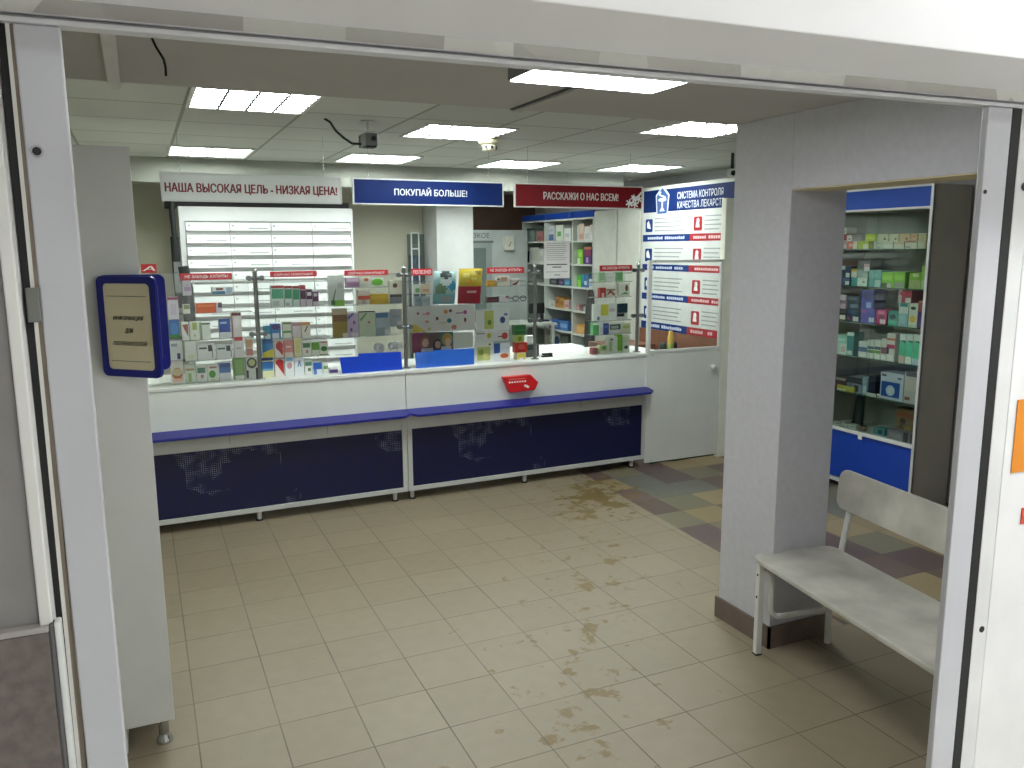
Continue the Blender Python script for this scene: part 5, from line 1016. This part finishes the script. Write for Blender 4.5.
GC = 'goods in the glass display cabinet'
TG = (0.5, 0.05, 0.95, 0.3, '#e6e6e2')
def tgp(x0, x1=None): return (x0, .04, (x0 + .3) if x1 is None else x1, .24, '#e4e4e0')
K = dict(n='boxed_goods', c='box')
def RX(items, z, D, place): row_x([tuple(list(i[:6]) + [dict(K, **(i[6] if len(i) > 6 else {}))]) for i in items], XP, z, D, place, GC)
RX([(841.8, 846.6, 240.5, '#d9c4c4', [(0, .5, 1, .9, '#c9a0a4')], 'white and pink box at the far end', {}), (842, 846.6, 234, '#a8202c', [(.1, .3, .9, .5, '#8a1820')], 'red box stacked at the far end', {'vb': 240.6}), (842, 847, 227.5, '#d6d0c8', [(.1, .2, .9, .5, '#b8b4ac')], 'topmost small white box of the far pile', {'vb': 234.1}),
    (847, 857.8, 241.3, '#cf4a3a', [(.6, 0, 1, 1, '#d8d4b8'), (.2, .3, .6, .7, '#e0a08a')], 'red box with a cream end', {}), (847.2, 851.9, 234.6, '#d8c9c4', [(.3, .2, .8, .5, '#a06a6a')], 'small pinkish box lying on the red one', {'vb': 241.4}),
    (858.3, 868.9, 241, '#b4c23c', [(.5, .0, 1, .6, '#d8dcb0')], 'yellow-green box, lower one', {}), (865.4, 875, 234, '#c2d41c', [(.1, .3, .9, .6, '#d0de4c')], 'bright lime box, upper one', {'vb': 241, 'dx': 0.03}),
    (869.2, 873.6, 242.8, '#8a8c34', [(.1, .2, .9, .6, '#a0a24c')], 'dark yellow narrow box', {}),
    (873.9, 882.6, 241.5, '#d2d4c4', [(.05, .6, .95, .95, '#c4c6b0'), (.4, .05, .8, .3, '#b0b4a4')], 'cream box, first of four below', {}), (883, 893.3, 241.4, '#d4d6cc', [(.05, .6, .95, .95, '#c9cbb8')], 'cream box, second of four below', {}), (893.7, 904.6, 241.2, '#d3d2c4', [(.05, .6, .95, .95, '#cdb894')], 'cream box, third of four below', {}), (905, 917.4, 240, '#d2cfc4', [(.05, .7, .95, .95, '#a87a5c'), (.1, .1, .5, .3, '#b0a89c')], 'cream box with a brown band, fourth below', {}),
    (877.6, 888.4, 234, '#d4d4b4', [(.6, .2, .8, .5, '#7a7a5c')], 'cream box stacked above, first of four', {'vb': 241.6}), (889.3, 899, 234, '#d4d2b2', [(.6, .2, .8, .5, '#7a7a5c')], 'cream box stacked above, second of four', {'vb': 241.5}), (899.6, 910.3, 233.6, '#d8b890', [(.6, .2, .8, .5, '#8a6a4c')], 'peach box stacked above, third of four', {'vb': 241.3}), (910.8, 918, 233.4, '#d8ac8c', [(.2, .5, .8, .7, '#c48a6c')], 'salmon box stacked above, fourth of four', {'vb': 240.2}),
    (918.4, 927, 233.8, '#c9bc9a', [(.0, 0, .9, .45, '#cfccbc'), (.7, .0, .95, .9, '#d2c8a8')], 'taller beige box at the near end', {})], shz[0], 0.10, cs('top'))
RX([(839, 850, 278.3, '#2a4a7c', [(0, .8, 1, 1, '#3c5c8c'), (.6, .1, .95, .6, '#d6dade')], 'dark blue pack, lower one', {}), (840, 850.8, 266, '#1c2f5c', [(0, .7, .5, 1, '#c4ccd2'), (.6, .1, .95, .45, '#d8dcdf')], 'dark blue pack, upper one', {'vb': 278.4}),
    (851.3, 867.6, 277.6, '#3f9c9c', [(.4, 0, 1, 1, '#cfdad0'), (.7, .4, .85, .6, '#6a9a94')], 'teal and white box', {}), (851.4, 857.2, 269, '#d2d6d0', [(0, .7, 1, 1, '#d8b440')], 'small white box with a yellow top', {'vb': 277.7}), (857.6, 868, 271, '#8fa8a4', [(.5, .0, 1, .6, '#a8bcb8')], 'grey-teal box', {'vb': 277.7}),
    (869, 881, 278.4, '#5fa8a4', [(.5, .0, 1, .8, '#b0d4d0')], 'aqua box, lower one', {}), (869.4, 881.6, 270.2, '#74b4b0', [(.3, .2, .7, .6, '#8cc4c0')], 'aqua box, upper one', {'vb': 278.5}), (858, 871, 259, '#54565a', [(.5, .0, .95, .6, '#c9a0a8'), (.55, .0, .95, .35, '#d8d4d4')], 'dark grey box with a pink label', {'vb': 271.0, 'dx': 0.06}),
    (882, 893.7, 272.4, '#84c81e', [(0, .0, .6, .3, '#5a6a44'), (.5, .0, .85, .3, '#d0d4c8'), (.1, .5, .9, .8, '#98d43c')], 'lime green pack, first of two', {}), (893.9, 905.6, 272, '#7cc01a', [(.1, .0, .9, .35, '#9aa48c'), (.1, .5, .9, .8, '#94d030')], 'lime green pack, second of two', {}),
    (909.4, 921.6, 273, '#86b83c', [(0, .0, 1, .55, '#a8b478'), (.3, .75, .8, .95, '#d0d4a4')], 'olive-lime pack', {}), (922, 926.8, 266, '#9cc45c', [(.1, .0, .9, .4, '#b8d0a0')], 'pale lime pack standing tall at the near end', {})], shz[1], 0.12, cs('second'))
RX([(838.5, 846.6, 308.4, '#26222e', [(.2, .1, .9, .45, '#d6d2cc')], 'black pack with a white label, lower one', {}), (838.6, 847, 294.6, '#8a6a84', [(0, .6, .9, 1, '#d0bccb'), (.1, .0, .9, .35, '#c0a8b4')], 'pinkish pack at the far end, upper one', {'vb': 308.5}),
    (847.3, 859.8, 309, '#26304c', [(.1, .6, .9, .9, '#3c5074'), (.5, .05, .95, .4, '#d2d0d0'), (0, .1, .3, .35, '#7a3c5c')], 'navy pack, lower one', {}), (847.3, 859.8, 296.6, '#2a3858', [(.1, .7, .8, .95, '#5c7090'), (.3, .1, .9, .4, '#6a809c')], 'navy pack, upper one', {'vb': 309.1}),
    (861, 875.4, 308.8, '#4a44b0', [(0, .75, 1, 1, '#5c4cb4'), (.6, .1, .95, .4, '#c4c8e0'), (0, .7, .4, .85, '#9a4c94')], 'violet pack, lower one', {}), (862, 875, 290, '#3c40a8', [('o', .5, .7, .4, .25, '#2a2c74'), (.4, .05, .8, .35, '#8a9cd0')], 'violet pack, upper one', {'vb': 308.9}),
    (876.5, 887.2, 309.8, '#b8286c', [(.2, .7, .8, .95, '#d86a9c'), (.4, .05, .9, .35, '#d8c0cc'), ('o', .5, .5, .3, .15, '#7a1c4c')], 'magenta pack', {}), (888.4, 898.8, 311, '#2a8a7c', [('o', .45, .6, .32, .18, '#1c3a4c'), (.1, .05, .9, .35, '#4aa894')], 'teal pack with a dark oval', {}),
    (899.2, 909, 303.2, '#8cb4bc', [(0, .55, 1, 1, '#cdd4d2'), (.1, .85, .9, 1, '#3c8c8c'), (.2, .1, .8, .5, '#9cc4cc')], 'white and pale blue pack', {}), (909.3, 918.4, 303.4, '#d0d6cc', [('o', .5, .8, .3, .07, '#3a4444'), ('o', .5, .35, .35, .15, '#d8b03c'), (0, 0, 1, .12, '#b8d0b8')], 'white and yellow pack', {}),
    (898.8, 912.4, 290, '#a84a5c', [(0, .0, .25, 1, '#c9b0b0'), (.1, .6, .9, .8, '#c8405c'), (.55, .02, .95, .4, '#dad4d0')], 'crimson box lying on the white packs', {'vb': 303}), (918.8, 925, 301, '#4a2a74', [(0, .6, 1, .97, '#a04a3c'), (0, .95, 1, 1, '#c89a4c')], 'purple and orange pack at the near end', {})], shz[2], 0.12, cs('third'))
RX([(835.4, 847, 343.2, '#d0dcd8', [(.5, .2, .9, .7, '#cfb8b0'), (0, 0, .4, 1, '#b4d0c8')], 'white box, lower one at the far end', {}), (836.4, 847.2, 335, '#9ccac4', [(.2, .3, .8, .6, '#b8dcd8')], 'pale aqua box, upper one at the far end', {'vb': 343.3}), (847.5, 854.6, 332.4, '#2c8486', [(0, .85, 1, 1, '#cfe0dc'), (.1, .03, .8, .2, '#cdd6d4')], 'tall teal tube box', {}),
    (858.8, 867.6, 341.5, '#cdd4d6', [(0, .35, 1, .65, '#4a6c9c'), tgp(.1, .9)], 'white box with a blue band', {}), (868, 874.6, 339.8, '#d4d6d2', [(0, .3, 1, .45, '#5c8c3c'), (0, .5, 1, .65, '#3c6484'), tgp(.1, .9)], 'white box with green and blue bands, first of two', {}), (874.9, 881.3, 340, '#d2d4d2', [(0, .3, 1, .45, '#68983c'), (0, .5, 1, .65, '#4a5a74'), tgp(.1, .9)], 'white box with green and blue bands, second of two', {}),
    (881.6, 887.2, 338.6, '#cfcfca', [(0, .3, 1, .6, '#8a4a64'), tgp(.1, .9)], 'white box with a plum band', {}), (887.5, 896, 333.4, '#d2cfca', [(0, .45, 1, .6, '#b83064'), (0, .75, 1, .82, '#c86a4a'), (0, .25, .3, .5, '#2c3448'), tgp(.15, .8)], 'tall white box with a crimson stripe', {}),
    (900, 906.4, 334, '#d6dedb', [(0, .25, 1, .75, '#4ac49c'), ('p', [(0, .78), (1, .7), (1, .78)], '#2c4a50'), (0, .0, 1, .25, '#d8b8b4')], 'white and mint box, first of three', {}), (906.7, 913.4, 334.2, '#d6dedb', [(0, .2, 1, .75, '#48c4a4'), ('p', [(0, .78), (1, .7), (1, .78)], '#2c4a50'), tgp(.1, .9)], 'white and mint box, second of three', {}), (913.7, 920.8, 334.4, '#d6dedb', [(0, .2, 1, .75, '#4cc8a0'), ('p', [(0, .78), (1, .7), (1, .78)], '#2c4a50'), (.1, .0, .9, .2, '#bcd0e0')], 'white and mint box, third of three', {})], shz[3], 0.10, cs('fourth'))
RX([(833.5, 846, 377.6, '#4a2030', [(0, .8, 1, 1, '#b0b0b4'), (.1, .1, .5, .3, '#6a2c3c')], 'dark maroon box', {}), (837, 854.6, 386, '#b8b44c', [(.4, .3, .9, .9, '#c4c05c'), (0, 0, .5, .4, '#d2d0b0')], 'low yellow packet', {'dx': -0.012, 'D': 0.012}), (847, 862.4, 377.4, '#8a94a4', [(0, .6, 1, 1, '#2c3038'), (.5, .1, .8, .5, '#3a3e48'), (.0, .3, .4, .6, '#6a7484')], 'grey and black device box', {}),
    (862.8, 868.6, 377, '#8fa4b8', [(.2, .1, .8, .5, '#b4c4d0')], 'pale blue narrow box', {}), (869, 876, 376.4, '#16203a', [(.2, .3, .8, .6, '#24304c')], 'navy box', {}), (881, 904.6, 373.2, '#c4ccdc', [(.05, .1, .85, .66, '#1c4ca4'), ('o', .45, .34, .2, .2, '#b8c8dc'), ('o', .45, .34, .13, .13, '#d0dae4'), (.05, .85, .25, .92, '#2c3448'), (.75, .8, .9, .86, '#3c4458')], 'large white and blue monitor box with a round dial', {}), (905, 918.4, 372, '#c4c0c0', [(.1, .85, 1, 1, '#5a5468'), (.1, .1, .5, .2, '#8a5a54'), (.1, .4, .9, .75, '#d0cac4')], 'pale box with a grey lid print', {})], shz[4], 0.14, cs('fifth'))
row_x([(866, 876, 393.2, '#d8dad6', [(.1, .2, .9, .6, '#c4c8c4')], 'white price card, left one', {'n': 'price_card', 'c': 'price card', 'D': 0.004, 'dx': -0.02}), (876.6, 880, 393.8, '#d8dad6', [(.2, .2, .8, .6, '#8a8e90')], 'white price card with a grey mark', {'n': 'price_card', 'c': 'price card', 'D': 0.004, 'dx': -0.02})], XP, shz[4], 0.004, cs('fifth'), GC)
# on the deck
def D_(u, v): return PX(u, v, XP + 0.06)
p = PX(855, 408, XP + 0.1)
ds_ = MB().tube([(0, 0, 0), (0.02, 0.0, 0.12), (0.05, 0, 0.27)], 0.022, mat('#15191c', 0.5)).tube([(0.05, 0, 0.0), (0.05, 0.0, 0.1), (0.06, 0, 0.26)], 0.03, mat('#2c3a34', 0.5)); tag(ds_.build('massage_brush', None, (p.x, p.y, zdeck + 0.001), -math.pi / 2), 'pair of dark long-handled brushes leaning on the deck of the display cabinet', 'brushes')
p = PX(864, 431, XW + 0.06)
tag(MB().lathe([(0, 0), (0.016, 0.003), (0.024, 0.018), (0.022, 0.034), (0.012, 0.044), (0, 0.046)], mat('#8a6a58', 0.15, 0.4)).build('glass_ball', None, (p.x, p.y, zdeck)), 'small shiny brown ball-shaped jar on the deck of the display cabinet', 'jar')
RX([(873.5, 885, 428.4, '#4c9ca4', [(.4, .2, .8, .8, '#2c4a58')], 'flat teal packet', {'D': 0.08}), (887, 911, 431.2, '#9a98a4', [(.7, .0, .9, 1, '#4a4458'), (.1, .3, .6, .7, '#aaa8b4')], 'low grey box with a dark end', {'D': 0.07, 'dx': -0.02}), (896.4, 915, 409, '#8a7250', [(0, .7, 1, .85, '#9a5c44'), ('o', .4, .55, .16, .12, '#4a3c44'), ('o', .3, .4, .12, .1, '#5a5448'), ('o', .7, .3, .2, .12, '#a89a5c'), (0, .05, 1, .12, '#8a4a3c')], 'brownish picture box', {'D': 0.09, 'dx': 0.09}),
    (834, 840, 421.5, '#cfd2cc', [(.2, .2, .8, .6, '#b0b4ae')], 'small white packet, far one', {'D': 0.05}), (841, 847.5, 423.6, '#cbd0c8', [(.2, .2, .5, .6, '#4a4e4c')], 'small white packet with a dark mark, middle one', {'D': 0.05}), (848.5, 856, 424.8, '#d0d3ce', [(.2, .2, .8, .6, '#a8aca8')], 'small white packet, near one', {'D': 0.05})], zdeck, 0.05, 'on the display cabinet deck')
p = PX(923, 230.6, XP + 0.03)
tag(MB().box((0, -0.03, 0), (0.10, 0.03, 0.003), PAPER).build('price_card', None, (p.x, p.y + 0.05, PX(922.7, 233.8, XP).z + 0.0005), -math.pi / 2), 'white price card lying on the taller beige box in the display cabinet', 'price card')

# ------------------------------------------------------------------ small things on the ceilings
p = PZ(367.5, 121, CEIL)
sc_ = empty('ceiling_camera', (p.x, p.y, CEIL)); tag(sc_, 'grey box camera hanging from the tiled ceiling, cable looping to its left', 'camera')
hcam = CEIL - PY(366, 147, p.y).z
MB().cyl((0, 0, -0.006), (0, 0, 0), 0.04, OFFW, 18).cyl((0, 0, -hcam * 0.5), (0, 0, -0.006), 0.008, OFFW).build('mount', sc_)
MB().box((-0.038, -0.07, -hcam), (0.038, 0.08, -hcam * 0.5), mat('#6c6e6a', 0.5, var=0.2)).box((-0.04, 0.03, -hcam * 0.98), (0.042, 0.06, -hcam * 0.54), DARK).build('housing', sc_, bevel=0.006); MB().cyl((0.012, -0.07, -hcam * 0.72), (0.012, -0.085, -hcam * 0.72), 0.014, DARK, 16).box((-0.03, -0.075, -hcam - 0.008), (0.03, 0.0, -hcam), BLACK).build('lens', sc_)
q = [PY(u, v, p.y) - Vector((p.x, p.y, CEIL)) for u, v in ((324, 113.5), (330, 122), (336, 131), (344, 138), (352, 143.5), (361, 144))]; q[0].z = 0
MB().tube(q, 0.007, BLACK, 8).build('cable', sc_)
p = PZ(489, 137.5, CEIL)
sd_ = empty('smoke_detector', (p.x, p.y, CEIL)); tag(sd_, 'cream round smoke detector on the tiled ceiling above the blue sign', 'smoke detector')
MB().lathe([(0.0, 0), (0.075, 0), (0.075, -0.02), (0.066, -0.045), (0, -0.045)], mat('#d8d4b8', 0.5)).build('base', sd_); MB().lathe([(0.05, -0.045), (0.052, -0.07), (0.045, -0.088), (0, -0.09)], mat('#cfccb4', 0.5)).build('head', sd_)
sl = MB()
for k in range(8): t = k * math.pi / 4; sl.box((-0.009, 0.048, -0.078), (0.009, 0.053, -0.058), DARK, Matrix.Rotation(t, 4, 'Z'))
sl.build('vents', sd_)
p = PY(732, 172.5, 2.3)
bc = empty('bullet_camera', (p.x, 2.3, p.z)); tag(bc, 'small white dome camera with a black eye beside the grey pillar', 'camera')
MB().lathe([(0, 0.03), (0.03, 0.028), (0.042, 0.0), (0.03, -0.032), (0, -0.04)], mat('#d6d9d6', 0.4)).build('dome', bc); MB().cyl((-0.015, -0.032, -0.006), (-0.018, -0.044, -0.008), 0.02, BLACK).build('lens', bc); MB().cyl((0, 0, 0.025), (0, 0, CEIL - p.z), 0.012, DARK).build('rod', bc)
w0 = PZ(151, 37, SOFF - 0.002)
wp = [PY(u, v, w0.y) for u, v in ((151, 37), (156, 47), (163.5, 59), (165.5, 67), (166, 76))]; wp[0].z = SOFF
tag(MB().tube(wp, 0.0032, BLACK, 8).build('loose_wire'), 'loose black wire dangling from the low front ceiling at upper left', 'wire')
# notices on the hall wall at the right edge of the photo
a, b = DU(1018, 400, -0.008), DU(1018, 472, -0.008)
nb = empty('orange_notice', DA, DR); nb.location = DA + Vector((a[0] * DC + 0.008 * DS, a[0] * DS - 0.008 * DC, b[1])); tag(nb, 'orange notice at the right edge of the photo on the white wall', 'notice')
MB().box((0, -0.001, 0), (0.22, 0.0005, a[1] - b[1]), mat('#e08a1e', 0.5)).build('sheet', nb)
a, b = DU(1022, 508, -0.008), DU(1022, 524, -0.008)
nb = MB().box((0, -0.001, 0), (0.2, 0.0005, a[1] - b[1]), mat('#d8452c', 0.5)).build('red_notice', None, DA + Vector((a[0] * DC + 0.008 * DS, a[0] * DS - 0.008 * DC, b[1])), DR); tag(nb, 'red strip notice just below the orange notice at the right edge', 'notice')
